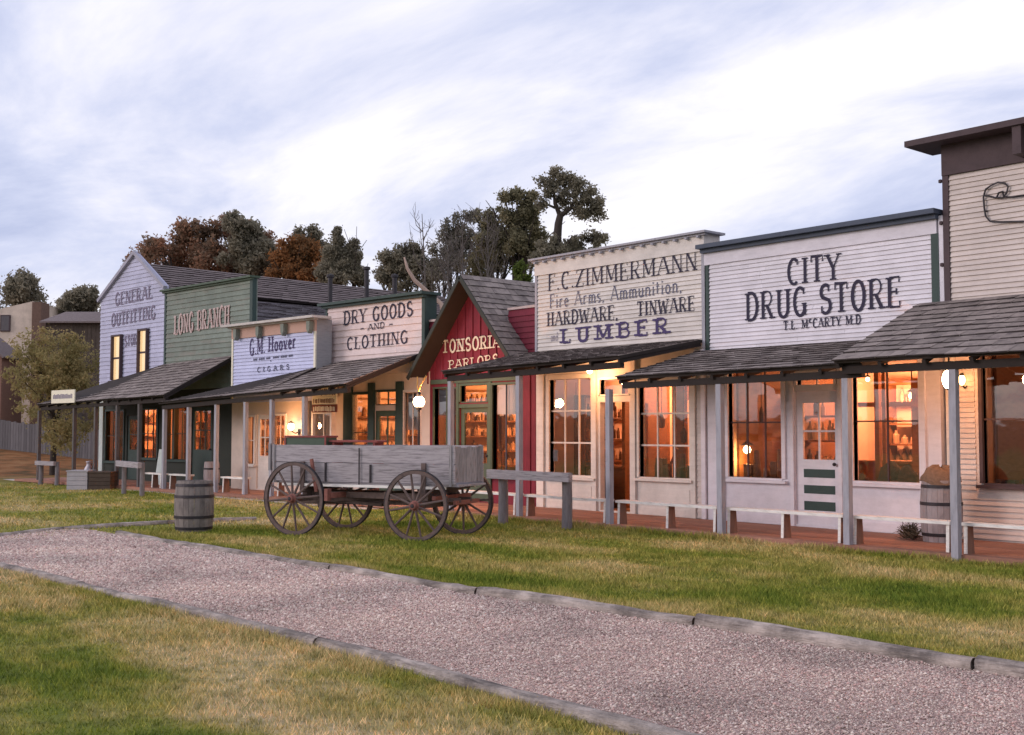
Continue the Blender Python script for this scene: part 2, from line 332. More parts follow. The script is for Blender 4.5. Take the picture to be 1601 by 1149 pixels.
# ------------------------------------------------------------------ building pieces
ZB = .09                                              # boardwalk level
def siding(mb, z0, z1, xl, xr, e=.115, y=0.0):
    n = max(1, round((z1-z0)/e)); e = (z1-z0)/n
    fl = xl if callable(xl) else (lambda z: xl); fr_ = xr if callable(xr) else (lambda z: xr)
    for i in range(n):
        a, b = z0+i*e, z0+(i+1)*e; j = random.uniform(-.0015, .0015)
        l0, l1, r0, r1 = fl(a), fl(b), fr_(a), fr_(b)
        if r0-l0 < .01: continue
        yb, yt = y-.0235+j, y-.002
        if r0-l0 > 2.4:                               # butt joint somewhere along a long board
            jx = l0+(r0-l0)*random.uniform(.2, .8)
            for u0, u1, v0, v1 in ((l0, jx-.0015, l1, jx-.0015), (jx+.0015, r0, jx+.0015, r1)):
                y_ = random.uniform(-.0012, .0012)
                mb.add([(u0,yb+y_,a),(u1,yb+y_,a),(v1,yt,b),(v0,yt,b),(u0,y,a),(u1,y,a),(v0,y,b),(v1,y,b)], [(0,1,2,3),(4,5,1,0),(0,3,6,4),(1,5,7,2)])
            continue
        mb.add([(l0,yb,a),(r0,yb,a),(r1,yt,b),(l1,yt,b),(l0,y,a),(r0,y,a),(l1,y,b),(r1,y,b)],
               [(0,1,2,3),(4,5,1,0),(0,3,6,4),(1,5,7,2)])
def wall(mb, x0, x1, z0, z1, holes, y0=0.0, y1=.12):
    xs = sorted({x0, x1, *[min(max(v, x0), x1) for h in holes for v in h[:2]]}); zs = sorted({z0, z1, *[min(max(v, z0), z1) for h in holes for v in h[2:]]})
    for a, b in zip(xs, xs[1:]):
        run = None
        for c, d in zip(zs, zs[1:]):
            solid = not any(h[0] <= (a+b)/2 <= h[1] and h[2] <= (c+d)/2 <= h[3] for h in holes)
            if solid: run = (run[0], d) if run else (c, d)
            if (not solid or d == zs[-1]) and run:
                mb.box(a, b, y0, y1, *run); run = None
def shingles(mb, A, B, C, D, expo=.16, width=.17, th=.0105, skew=.35):
    """A eave-left, B eave-right, C top-right, D top-left"""
    A, B, C, D = map(Vector, (A, B, C, D))
    nrm = (B-A).cross(D-A).normalized(); nrm = nrm if nrm.z > 0 else -nrm
    n = max(2, round(((D-A).length+(C-B).length)/2/expo)); wl = ((B-A).length+(C-D).length)/2
    def P(u, v): return (A*(1-u)+B*u)*(1-v)+(D*(1-u)+C*u)*v
    for i in range(n):
        u = -random.random()*width/wl
        while u < 1:
            w = width*random.uniform(.6, 1.35)/wl; u0, u1 = max(0, u), min(1, u+w-.004/wl); u += w
            if u1-u0 < .02/wl: continue
            j = random.uniform(-.12, .12)/n*skew+.10/n*math.sin(u0*wl*1.9+i*1.3); v0, v1 = max(-.02/n, i/n+j) if i else -.25/n+j, min(1, (i+1.3)/n)
            k = random.uniform(-.05, .05)/n*skew; lift = th*random.uniform(.9, 1.6)
            p = [P(u0, v0+k), P(u1, v0-k), P(u1, v1), P(u0, v1)]
            t0, t1 = nrm*(lift+th), nrm*(th*.35); t0b = nrm*(lift+th+random.uniform(-.006, .010))
            mb.add([p[0]+t0, p[1]+t0b, p[2]+t1, p[3]+t1, p[0]+nrm*lift*.4, p[1]+nrm*lift*.4], [(0,1,2,3),(4,5,1,0),(0,3,4),(1,5,2)])
def slab(mb, A, B, C, D, th=.05, drop=0.0):
    A, B, C, D = map(Vector, (A, B, C, D)); n = (B-A).cross(D-A).normalized(); n = n if n.z > 0 else -n
    t, b = -n*drop, -n*(drop+th)
    mb.hexa([A+b, B+b, C+b, D+b, A+t, B+t, C+t, D+t])
def window(T, x0, x1, z0, z1, cols, rows, mat, y=.0, casing=.07, mt=.022, sill=True, muntin=None, pane=GLASS):
    mb = MB(); c = casing; ya, yb = y-.035, y+.10
    mb.box(x0-c, x0, ya, yb, z0-.001, z1+c); mb.box(x1, x1+c, ya, yb, z0-.001, z1+c); mb.box(x0, x1, ya+.002, yb-.002, z1, z1+c); mb.box(x0, x1, ya+.02, yb-.002, z0-c*.5, z0)
    w = mb.build('window', mat, T)
    mu = MB()
    for i in range(1, cols): xx = x0+(x1-x0)*i/cols; mu.box(xx-mt/2, xx+mt/2, y+.032, y+.062, z0, z1)
    for j in range(1, rows): zz = z0+(z1-z0)*j/rows; mu.box(x0, x1, y+.03, y+.06, zz-mt/2, zz+mt/2)
    if cols > 1 or rows > 1: mu.build('muntin', muntin or mat, w)
    g = MB(); g.quad((x0,y+.047,z0),(x1,y+.047,z0),(x1,y+.047,z1),(x0,y+.047,z1)); g.build('pane', pane, w)
    if sill:
        s = MB(); s.box(x0-c-.03, x1+c+.03, y-.085, y+.03, z0-c*.5-.045, z0-c*.5-.001); s.build('sill', mat, w)
    return w
def door(T, x0, x1, z0, z1, mat, gx0, gx1, gz0, gz1, cols=2, rows=2, y=.03, panels=(), pmat=None, knob=True, pane=GLASS):
    mb = MB(); wall(mb, x0, x1, z0, z1, [(gx0, gx1, gz0, gz1)], y, y+.045); d = mb.build('door', mat, T)
    mu = MB()
    for i in range(1, cols): xx = gx0+(gx1-gx0)*i/cols; mu.box(xx-.014, xx+.014, y+.006, y+.038, gz0, gz1)
    for j in range(1, rows): zz = gz0+(gz1-gz0)*j/rows; mu.box(gx0, gx1, y+.008, y+.036, zz-.014, zz+.014)
    if cols > 1 or rows > 1: mu.build('muntin', mat, d)
    g = MB(); g.quad((gx0,y+.022,gz0),(gx1,y+.022,gz0),(gx1,y+.022,gz1),(gx0,y+.022,gz1)); g.build('pane', pane, d)
    for a, b in panels:
        p = MB(); p.box(gx0+.01, gx1-.01, y-.006, y+.02, a, b); p.build('panel', pmat, d)
    if knob:
        k = MB(); k.lathe([(0,-.03),(.022,-.02),(.03,0),(.022,.02),(0,.03)], 10, (x1-.07, y-.045, z0+.95)); k.bar((x1-.07,y-.03,z0+.95),(x1-.07,y+.001,z0+.95),.015,.015); k.build('handle', IRON, d)
    return d
def rect(fr, pl, pt, pr, pb, off=0.0):
    """opening whose left edge runs from (pl,pt) to (pl,pb) and whose right edge is at pr"""
    x0, z1 = fr.hit(pl, pt, off); _, z0 = fr.hit(pl, pb, off); x1, _ = fr.hit(pr, pb, off)
    return x0, x1, max(z0, ZB+.02), z1
def body(T, x0, x1, zt, depth, mat, roofmat=ROOFGREY, ceil=2.75, y=.26):
    """side walls, back wall, flat roof, ceiling and floor: a closed lit room behind the front"""
    mb = MB(); a, b = x0+.01, x1-.01
    mb.box(a, a+.1, .125, depth, 0, zt); mb.box(b-.1, b, .125, depth, 0, zt); mb.box(a+.1, b-.1, depth-.1, depth, 0, zt)
    mb.build('body', mat, T)
    r = MB(); r.box(a+.102, b-.102, .27, depth-.102, zt-.12, zt-.03); r.build('roof', roofmat, T)
    c = MB(); rd = min(depth-.12, 5.0)
    c.box(a+.102, b-.102, .125, rd, ceil, ceil+.05); c.box(a+.102, b-.102, rd+.002, rd+.1, ZB, ceil+.05)
    c.box(a+.102, a+.13, .13, rd, ZB, ceil-.002); c.box(b-.13, b-.102, .13, rd, ZB, ceil-.002)
    c.build('room', WARMW, T)
    f = MB(); f.box(a+.131, b-.131, .125, rd-.002, ZB-.06, ZB+.002); f.build('floor', FLOORI, T)
def glow_divider(T, *boxes):  # posts, and dark dividers added to break the room glow into blocks
    mb = MB()
    for b in boxes: mb.box(*b)
    mb.build('glow_divider', WARMD, T)
def bulb(fr, x, y, z, r=.05, energy=0, color=(1,.45,.14), strength=14, label='', drop=.3, group=None):
    t = thing('lamp_or_reflection', label, 'lamp', fr.w(x, y, z), fr.r, group)
    b = MB(); b.lathe([(0,-r),(r*.7,-r*.7),(r,0),(r*.7,r*.7),(r*.3,r)], 14); b.build('bulb', emit('lamp_glow', (1,.62,.30), strength), t, True)
    c = MB(); c.tube([(0,0,r*.95),(0,0,drop)], .012, 6); c.lathe([(r*.3,r),(r*1.7,r*1.15),(r*.5,r*1.9),(.012,r*2.2)], 14); c.build('shade', IRON, t)
    if energy: lamp('pendant_lamp_light', fr.w(x, y, z-r-.1), energy, color, .07)
    return t
def display(fr, r_, y, label, dens=1.0, hmax=.45, z0=None, hang=0):
    '''a jumble of dark wares on a low stage right behind a window'''
    t = thing('window_display', label, 'shop display', fr.w((r_[0]+r_[1])/2, y, ZB+.004), fr.r); w = (r_[1]-r_[0])/2; zt = r_[2]-ZB-.02 if z0 is None else z0
    mb = MB(); mb.box(-w, w, -.2, .2, 0, zt); mb.build('stage', CLOTHM, t)
    g = MB(); x = -w+.04
    while x < w-.06:
        k = random.random(); hh = random.uniform(.3, 1)*hmax; rr = random.uniform(.03, .09); yy = random.uniform(-.12, .12)
        if random.random() < dens:
            if k < .35: g.lathe([(0,0),(rr,.001),(rr*1.05,hh*.6),(rr*.5,hh*.8),(rr*.5,hh),(0,hh)], 10, (x+rr, yy, zt+.002))
            elif k < .65: g.box(x, x+rr*1.8, yy-.06, yy+.06, zt+.002, zt+hh*.7)
            else: g.tube([(x+rr, yy, zt+.002), (x+rr+random.uniform(-.05,.05), yy+.02, zt+hh)], [rr*.9, rr*.5], 8)
        x += rr*random.uniform(1.6, 2.6)
    for _ in range(hang):
        x = random.uniform(-w+.08, w-.08); l = random.uniform(.25, .8); rr = random.uniform(.03, .10); zt_ = r_[3]-ZB-.05
        g.tube([(x, .1, zt_), (x, .1, zt_-l)], .006, 5); g.lathe([(0,-.28),(rr*.8,-.26),(rr,-.1),(rr*.3,0),(0,.02)], 9, (x, .1, zt_-l))
    o = g.build('wares', DARKWARE, t); o['kind'] = 'stuff'; return t
def shelf_unit(fr, x0, x1, y, z0, z1, rows, label, goods=True):
    t = thing('shelf_unit', label, 'shelf', fr.w((x0+x1)/2, y, z0), fr.r); w = x1-x0; h = z1-z0
    mb = MB(); mb.box(-w/2, -w/2+.04, -.3, 0, 0, h); mb.box(w/2-.04, w/2, -.3, 0, 0, h); mb.build('side_panel', WARMD, t)
    s = MB()
    for i in range(rows+1): zz = h*i/rows; s.box(-w/2+.041, w/2-.041, -.29, -.002, max(0, zz-.035), max(.03, zz)-.002)
    s.build('shelf_board', WARMD, t)
    if goods:
        g = MB()
        for i in range(rows):
            x = -w/2+.08
            while x < w/2-.12:
                r = random.uniform(.03, .07); hh = random.uniform(.35, .8)*h/rows
                if random.random() < .85: g.lathe([(0,0),(r,.002),(r,hh*.65),(r*.45,hh*.8),(r*.45,hh),(0,hh)], 8, (x+r, -.15+random.uniform(-.05,.05), h*i/rows+.001))
                x += 2*r+random.uniform(.01, .05)
        o = g.build('jars', GOODS, t); o['kind'] = 'stuff'
    return t
def side_shelf(fr, x, y0, y1, z1, rows, label):
    '''shelves along a left-hand wall, facing into the room'''
    t = shelf_unit(fr, 0, y1-y0, 0, ZB+.003, z1, rows, label); t.location = fr.w(x, (y0+y1)/2, ZB+.003); t.rotation_euler = (0, 0, fr.r+math.pi/2); return t
def counter(fr, x0, x1, y0, y1, label, h=.95):
    t = thing('counter', label, 'counter', fr.w((x0+x1)/2, (y0+y1)/2, ZB+.003), fr.r); w, d = (x1-x0)/2, (y1-y0)/2
    mb = MB(); mb.box(-w, w, -d, d, 0, h-.05); mb.build('cabinet', WARMD, t)
    mb = MB(); mb.box(-w-.04, w+.04, -d-.04, d+.04, h-.049, h); mb.build('counter_top', WARMD, t)
    return t
def porch(label, fr, off, xl, xr, zl, zr, wl, wr, posts, wallz=None, pr=.046, wall_off=-.03, oh=.12, shw=.18, she=.19, pmat=None, hip=None, beam=True, hip_off=None, hip_top=None):
    """lean-to porch roof from the wall (heights wl, wr) down to the eave (zl, zr) at y=off"""
    t = fthing('porch', label, 'porch', fr, (xl+xr)/2)
    def eave(x): return zl+(zr-zl)*(x-xl)/(xr-xl)
    A, B = (xl, off-oh, zl), (xr, off-oh, zr)
    ds, sh = MB(), MB()
    if hip:                                           # the left end bends down: hip = (x along wall and eave, height of the wall line at the far left)
        hx, hz = hip
        E = (hx, off-oh, eave(hx)); Wm = (hx, wall_off, wl); C = (xr, wall_off, wr); ho = wall_off if hip_off is None else hip_off; D = (xl, ho, hz); Wh = (hx, ho, hip_top or wl)
        for q in ((A, E, Wh, D), (E, B, C, Wm)): slab(ds, *q, .05, .0); shingles(sh, *q, she, shw)
    else:
        C, D = (xr, wall_off, wr), (xl, wall_off, wl)
        slab(ds, A, B, C, D, .05, 0.0); shingles(sh, A, B, C, D, she, shw)
    # rafters under the deck
    n = max(3, int((xr-xl)/.6))
    for i in range(n+1):
        x = xl+.04+(xr-xl-.08)*i/n
        if hip_off is not None and x < hip[0]+.03: continue
        top = (hip[1]+(wl-hip[1])*(x-xl)/(hip[0]-xl) if x < hip[0] else wl+(wr-wl)*(x-hip[0])/(xr-hip[0])) if hip else wl+(wr-wl)*(x-xl)/(xr-xl)
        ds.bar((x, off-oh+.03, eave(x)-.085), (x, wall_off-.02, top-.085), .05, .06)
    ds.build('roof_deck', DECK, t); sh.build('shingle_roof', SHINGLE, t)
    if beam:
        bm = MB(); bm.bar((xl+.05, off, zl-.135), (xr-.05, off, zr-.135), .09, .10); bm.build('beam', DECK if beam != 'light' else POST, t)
    for x in posts:
        p = MB(); z = eave(x)-.186; j = random.uniform(-.01,.01)
        p.hexa([(x-pr,off-pr,0),(x+pr,off-pr,0),(x+pr,off+pr,0),(x-pr,off+pr,0),(x-pr+j,off-pr,z),(x+pr+j,off-pr,z),(x+pr+j,off+pr,z),(x-pr+j,off+pr,z)])
        p.build('post', pmat or POST, t)
    return t

exec_parts = []
# ================================================================== THE GROUND
def ramp(v, a, b):
    t = np.clip((v-a)/(b-a), 0, 1); return t*t*(3-2*t)
def H(x, y):
    x = np.asarray(x, float); y = np.asarray(y, float)
    return ramp(-x, 38, 60)*1.15+ramp(-x, 60, 120)*2.5+ramp(y, 32, 60)*3.0*ramp(x, -80, -45)
def grid(name, xs, ys, zf, mat):
    X, Y = np.meshgrid(xs, ys); Z = zf(X, Y); nx, ny = len(xs), len(ys)
    v = np.stack([X.ravel(), Y.ravel(), Z.ravel()], 1); f = [(j*nx+i, j*nx+i+1, (j+1)*nx+i+1, (j+1)*nx+i) for j in range(ny-1) for i in range(nx-1)]
    me = bpy.data.meshes.new(name); me.from_pydata(v.tolist(), [], f); me.materials.append(mat); me.shade_smooth()
    o = bpy.data.objects.new(name, me); COL.objects.link(o); o['kind'] = 'structure'; return o
def grass_group():
    g = bpy.data.node_groups.new('grass_colour', 'ShaderNodeTree'); g.interface.new_socket('Color', in_out='OUTPUT', socket_type='NodeSocketColor')
    n = g.nodes.new; l = g.links.new; geo = n('ShaderNodeNewGeometry')
    def nz(s, d, off, stretch=(1,1,1)):
        mp = n('ShaderNodeMapping'); mp.inputs['Location'].default_value = (off, off*1.7, 0); mp.inputs['Scale'].default_value = (*stretch[:2], 0); l(geo.outputs['Position'], mp.inputs[0])
        a = n('ShaderNodeTexNoise'); a.inputs['Scale'].default_value = s; a.inputs['Detail'].default_value = d; a.inputs['Roughness'].default_value = .6; l(mp.outputs[0], a.inputs['Vector']); return a.outputs[0]
    sy = n('ShaderNodeSeparateXYZ'); l(geo.outputs['Position'], sy.inputs[0])
    def mrange(a, b, c, d):
        k = n('ShaderNodeMapRange'); l(sy.outputs[1], k.inputs[0])
        for i, v in enumerate((a, b, c, d)): k.inputs[1+i].default_value = v
        return k.outputs[0]
    worn = nmath(g, 'ADD', mrange(2.3, 3.2, -.07, .065), mrange(4.4, 7.0, 0, -.072))   # grass is worn and dry beside the near timbers
    contrast = mrange(4.4, 7.0, 1.0, .62)                # mown evenly beyond the path
    big = nmath(g, 'ADD', nmath(g, 'MULTIPLY', nmath(g, 'SUBTRACT', nz(.55, 7, 3.1, (.6,1,1)), .475), contrast), .475)
    base = nramp(g, nmath(g, 'ADD', big, worn), [(.33, (.075,.135,.018)), (.42, (.19,.225,.038)), (.48, (.30,.285,.075)), (.54, (.45,.365,.16)), (.64, (.58,.46,.27))])
    fine = nramp(g, nz(5, 4, 8.0), [(.3, (.55,.6,.5)), (.5, (1,1,1)), (.7, (1.25,1.15,1.05))])
    mu = n('ShaderNodeVectorMath'); mu.operation = 'MULTIPLY'; l(base, mu.inputs[0]); l(fine, mu.inputs[1])
    # autumn-brown slope beyond the street
    sx = n('ShaderNodeSeparateXYZ'); l(geo.outputs['Position'], sx.inputs[0])
    mr = n('ShaderNodeMapRange'); mr.inputs[1].default_value = -36; mr.inputs[2].default_value = -41; l(sx.outputs[0], mr.inputs[0])
    slope = nramp(g, nz(.9, 5, 1.0), [(.35, (.10,.075,.03)), (.5, (.30,.125,.045)), (.65, (.36,.19,.08))])
    mx = n('ShaderNodeMix'); mx.data_type = 'RGBA'; l(mr.outputs[0], mx.inputs[0]); l(mu.outputs[0], mx.inputs[6]); l(slope, mx.inputs[7])
    o = n('NodeGroupOutput'); l(mx.outputs[2], o.inputs[0]); return g
GG = grass_group()
def grass_mat(name, blade):
    mt = bpy.data.materials.new(name); mt.use_nodes = True; t = mt.node_tree; bs = t.nodes['Principled BSDF']; bs.inputs['Roughness'].default_value = .9; bs.inputs['Specular IOR Level'].default_value = .15
    g = t.nodes.new('ShaderNodeGroup'); g.node_tree = GG; col = g.outputs[0]
    if blade:
        geo = t.nodes.new('ShaderNodeNewGeometry'); r = nramp(t, geo.outputs['Random Per Island'], [(0, (.6,.7,.5)), (.5, (1.05,1.08,.95)), (.85, (1.5,1.35,1.3)), (1, (2.1,1.8,1.8))])
        m_ = t.nodes.new('ShaderNodeVectorMath'); m_.operation = 'MULTIPLY'; t.links.new(col, m_.inputs[0]); t.links.new(r, m_.inputs[1]); col = m_.outputs[0]
    else:
        m_ = t.nodes.new('ShaderNodeVectorMath'); m_.operation = 'SCALE'; m_.inputs['Scale'].default_value = .85; t.links.new(col, m_.inputs[0]); col = m_.outputs[0]
        co = t.nodes.new('ShaderNodeTexCoord'); nb = t.nodes.new('ShaderNodeTexNoise'); nb.inputs['Scale'].default_value = 25; nb.inputs['Detail'].default_value = 6; t.links.new(co.outputs['Object'], nb.inputs['Vector'])
        bp = t.nodes.new('ShaderNodeBump'); bp.inputs['Strength'].default_value = .8; bp.inputs['Distance'].default_value = .05; t.links.new(nb.outputs[0], bp.inputs['Height']); t.links.new(bp.outputs[0], bs.inputs['Normal'])
    t.links.new(col, bs.inputs['Base Color']); return mt
gx = sorted({-900, -500, -300, -200, *range(-130, -30, 4), *range(-30, 10, 8), 20, 60, 150, 300, 900}); gy = sorted({-900, -300, -100, -40, -10, *range(0, 30, 6), *range(30, 70, 4), 80, 100, 150, 300, 900})
grid('ground', gx, gy, lambda x, y: H(x, y), grass_mat('lawn', False))

# gravel path
PATH_Y0, PATH_Y1 = 4.45, 7.1
NEAR_PX = [(-60,872), (125,919), (500,1011), (1290,1225)]; FAR_PX = [(183,837), (520,893), (752,932), (1092,981), (1530,1051), (1720,1080)]
def edge_line(pxs):
    q = [gnd(*p) for p in pxs]; return np.array([p.x for p in q]), np.array([p.y for p in q])
_nx, _ny = edge_line(NEAR_PX); _fx, _fy = edge_line(FAR_PX)
def y_near(x): return np.interp(x, _nx, _ny)
def y_far(x): return np.interp(x, _fx, _fy)
def gravel_mat(name, isl):
    mt = bpy.data.materials.new(name); mt.use_nodes = True; t = mt.node_tree; bs = t.nodes['Principled BSDF']; bs.inputs['Roughness'].default_value = .9; bs.inputs['Specular IOR Level'].default_value = .2
    geo = t.nodes.new('ShaderNodeNewGeometry')
    stops = [(0, (.28,.20,.19)), (.15, (.44,.33,.31)), (.4, (.56,.44,.405)), (.55, (.62,.41,.38)), (.72, (.62,.52,.46)), (.92, (.74,.64,.58)), (1, (.84,.76,.70))]
    if isl: col = nramp(t, geo.outputs['Random Per Island'], stops)
    else:
        v = t.nodes.new('ShaderNodeTexVoronoi'); v.inputs['Scale'].default_value = 75; t.links.new(geo.outputs['Position'], v.inputs['Vector'])
        sp = t.nodes.new('ShaderNodeSeparateColor'); t.links.new(v.outputs['Color'], sp.inputs[0]); col = nramp(t, sp.outputs[0], stops)
        bp = t.nodes.new('ShaderNodeBump'); bp.invert = True; bp.inputs['Strength'].default_value = 1; bp.inputs['Distance'].default_value = .012; t.links.new(v.outputs['Distance'], bp.inputs['Height']); t.links.new(bp.outputs[0], bs.inputs['Normal'])
    nz = t.nodes.new('ShaderNodeTexNoise'); nz.inputs['Scale'].default_value = .8; nz.inputs['Detail'].default_value = 6; t.links.new(geo.outputs['Position'], nz.inputs['Vector'])
    sh = nramp(t, nz.outputs[0], [(.34, (.80,.78,.75)), (.5, (1.02,.98,.94)), (.66, (1.16,1.11,1.04))]); m_ = t.nodes.new('ShaderNodeVectorMath'); m_.operation = 'MULTIPLY'; t.links.new(col, m_.inputs[0]); t.links.new(sh, m_.inputs[1])
    t.links.new(m_.outputs[0], bs.inputs['Base Color']); return mt
xs = np.linspace(-18.55, 4, 60); ys = np.linspace(0, 1, 12)
gp = grid('gravel_path', xs, ys, lambda x, y: .012+.008*np.sin(x*3.1+y*5)*np.sin(y*13), gravel_mat('gravel', False))
for v in gp.data.vertices: v.co.y = float(y_near(v.co.x))*(1-v.co.y)+float(y_far(v.co.x))*v.co.y
def loose(name, verts, faces, mat, kind, label=None):
    me = bpy.data.meshes.new(name); nv, nf = len(verts), len(faces); k = faces.shape[1]
    me.vertices.add(nv); me.vertices.foreach_set('co', verts.astype(np.float32).ravel())
    me.loops.add(nf*k); me.loops.foreach_set('vertex_index', faces.astype(np.int32).ravel())
    me.polygons.add(nf); me.polygons.foreach_set('loop_start', np.arange(0, nf*k, k, dtype=np.int32)); me.polygons.foreach_set('loop_total', np.full(nf, k, dtype=np.int32))
    me.update(calc_edges=True); me.materials.append(mat); o = bpy.data.objects.new(name, me); COL.objects.link(o)
    if kind: o['kind'] = kind
    if label: o['label'] = label[0]; o['category'] = label[1]
    return o
def in_view(x, y, margin=700):
    dx, dy = x, y; d = dx*F0.x+dy*F0.y; lat = dx*CR.x+dy*CR.y
    px = CX+lat/np.maximum(d, .1)*FPX; py = HOR+EYE/np.maximum(d, .1)*FPX
    return (d > 4) & (px > -margin) & (px < 1601+margin) & (py < 1149+margin), d
# loose stones: squashed octahedra
n = 300000
x = RNG.uniform(-18.5, -2, n); t_ = RNG.uniform(.015, .985, n); y = y_near(x)*(1-t_)+y_far(x)*t_; ok, d = in_view(x, y); ok &= RNG.random(n) < np.clip((9/np.maximum(d, 1))**1.2, .12, 1)
x, y, d = x[ok], y[ok], d[ok]; n = len(x); r = RNG.gamma(4, .0014, n).clip(.003, .02)*np.clip(d/8, 1, 1.8)
base = np.array([(1,0,0),(0,1,0),(-1,0,0),(0,-1,0),(0,0,.7),(0,0,-.4)], float); fac_ = np.array([(0,1,4),(1,2,4),(2,3,4),(3,0,4),(1,0,5),(2,1,5),(3,2,5),(0,3,5)])
ang = RNG.uniform(0, 6.28, n); V = base[None]*RNG.uniform(.7, 1.3, (n, 6, 1))*r[:, None, None]
c, s = np.cos(ang)[:, None], np.sin(ang)[:, None]; V = np.stack([V[..., 0]*c-V[..., 1]*s, V[..., 0]*s+V[..., 1]*c, V[..., 2]], -1)
V += np.stack([x, y, np.full(n, .018)+RNG.uniform(0, .006, n)], -1)[:, None]
loose('gravel', V.reshape(-1, 3), (fac_[None]+6*np.arange(n)[:, None, None]).reshape(-1, 3), gravel_mat('gravel_stones', True), 'stuff', ('loose pinkish grey gravel on the path between the timbers', 'gravel'))
# grass blades
def grass(n, xa, xb, ya, yb, name, label, hh=(.014, .042), rel=None):
    x = RNG.uniform(xa, xb, n); y = RNG.uniform(ya, yb, n)+(rel(x) if rel else 0); ok, d = in_view(x, y); ok &= (y < y_near(x)-.075) | (y > y_far(x)+.085) | (x < -17.5) | (name == 'weeds'); ok &= RNG.random(n) < np.clip((8/np.maximum(d, 1))**1.3, .06, 1)
    x, y, d = x[ok], y[ok], d[ok]; n = len(x); sc = np.clip(d/8, 1, 2.6); h = RNG.uniform(*hh, n)*np.clip(sc, 1, 1.35); w = .0035*sc**1.1
    clump = .6+.8*(np.sin(x*2.3+1.7*np.sin(y*1.1))*np.sin(y*2.9+1.3*np.sin(x*1.7))*.5+.5); h *= clump
    a = RNG.uniform(0, 6.28, n); ln = h*RNG.uniform(.2, 1.0, n); b = RNG.uniform(0, 6.28, n); z = H(x, y)+.0
    V = np.zeros((n, 3, 3)); V[:, 0] = np.stack([x-w*np.cos(a), y-w*np.sin(a), z], -1); V[:, 1] = np.stack([x+w*np.cos(a), y+w*np.sin(a), z], -1); V[:, 2] = np.stack([x+ln*np.cos(b), y+ln*np.sin(b), z+h], -1)
    return loose(name, V.reshape(-1, 3), np.arange(3*n).reshape(n, 3), MATS.setdefault('blades', None) or MATS.__setitem__('blades', grass_mat('grass_blades', True)) or MATS['blades'], 'stuff', (label, 'grass'))
grass(260000, -14.5, -2, -1.5, 4.5, 'grass', 'patchy green and straw coloured grass in front of the gravel path')
grass(22000, -17.2, -2, .08, .24, 'grass', 'longer grass tufts along the far path timbers', (.03, .08), y_far)
grass(12000, -14, -2, -.25, -.07, 'grass', 'longer grass tufts along the near path timbers', (.025, .06), y_near)
grass(2500, -18, -2, PATH_Y0+.05, PATH_Y1-.05, 'weeds', 'sparse weeds growing up through the gravel path', (.01, .03))
grass(30000, -19, 1, 13.05, 13.24, 'grass', 'longer grass tufts against the boardwalk edge', (.03, .09))
grass(520000, -17.4, 0, 6.9, 13.2, 'grass', 'mown yellow green lawn between the gravel path and the boardwalk')
grass(160000, -36, -17.4, 4, 13.1, 'grass', 'greener lawn at the far end beyond the cross timber')

# boardwalk: planks laid along the street, right and left lengths
def boardwalk(name, fr, x0, x1, y0, y1, label):
    mb = MB(); w = .19; yy = y0
    while yy < y1:
        x = x0-random.random()*2
        while x < x1:
            l = random.uniform(2.4, 4.2); a, b = max(x, x0), min(x+l-.006, x1); x += l
            if b-a > .05: mb.box(a, b, yy, min(yy+w-.008, y1), .02, ZB-random.uniform(0, .006))
        yy += w
    o = mb.build(name, BOARD); o.location = fr.o; o.rotation_euler = (0, 0, fr.r); o['kind'] = 'structure'; return o
boardwalk('boardwalk', RF, LF.o.x+.15, 2.0, -2.02, -.03, '')
boardwalk('boardwalk', LF, -16.9, .2, -2.15, -.03, '')
pth = MB(); pth.hexa([(-60,10.6,-.1),(-19.5,12.9,-.1),(-19.5,13.25,-.1),(-60,11.3,-.1),(-60,10.6,.03),(-19.5,12.9,.01),(-19.5,13.25,.01),(-60,11.3,.03)])
o = pth.build('path', M('pale_concrete', (.45,.40,.36), .9, .2, 3)); o['kind'] = 'structure'

# landscape timbers along the path
def timber(p0, p1, label, w=.15, h=.12, mat=None):
    p0, p1 = Vector((*p0, 0)), Vector((*p1, 0)); L_ = (p1-p0).length; n = max(6, int(L_/.18)); mb = MB(); vs, fs = [], []
    prof = [(-.47,-.3),(-.52,.35),(-.47,.72),(-.30,.95),(0,1.02),(.30,.95),(.47,.72),(.52,.35),(.47,-.3)]; ph = random.random()*9
    for i in range(n+1):
        t = i/n; x = L_*t; wob = .016*math.sin(x*1.3+ph)+random.uniform(-.008,.008)
        e = .97 if 0 < i < n else .8
        for a, b in prof: vs.append((x, a*w*e+wob+random.uniform(-.006,.006), b*h*(1+.10*math.sin(x*2.1+ph))+random.uniform(-.006,.006)))
    k = len(prof)
    for i in range(n):
        for j in range(k-1): fs.append((i*k+j, i*k+j+1, (i+1)*k+j+1, (i+1)*k+j))
    fs += [tuple(range(k)), tuple(range(n*k+k-1, n*k-1, -1))]
    mb.add(vs, fs); o = mb.build('landscape_timber', mat or TIMBER, None, True); o.location = p0; d = p1-p0; o.rotation_euler = (0, 0, math.atan2(d.y, d.x))
    return tag(o, label, 'timber', 'timbers edging the gravel path')
nb = NEAR_PX
lbl = ['grey edging timber at the far left end of the near path edge', 'pale edging timber on the near path edge below the barrel', 'grey edging timber on the near path edge at the bottom of the photo', 'edging timber outside the bottom edge of the photo']
for (a, b), t_ in zip(zip(nb, nb[1:]), lbl[:3]):
    p, q = gnd(*a), gnd(*b); timber((p.x, p.y), (q.x-.02, q.y), t_, .125, .065)
fb = FAR_PX
lbl = ['narrow edging timber on the far path edge starting left of the barrel', 'edging timber on the far path edge in front of the wagon wheels', 'dark edging timber on the far path edge with a rotten underside', 'thick pale rounded edging timber on the far path edge at lower right', 'edging timber on the far path edge at the right photo border']
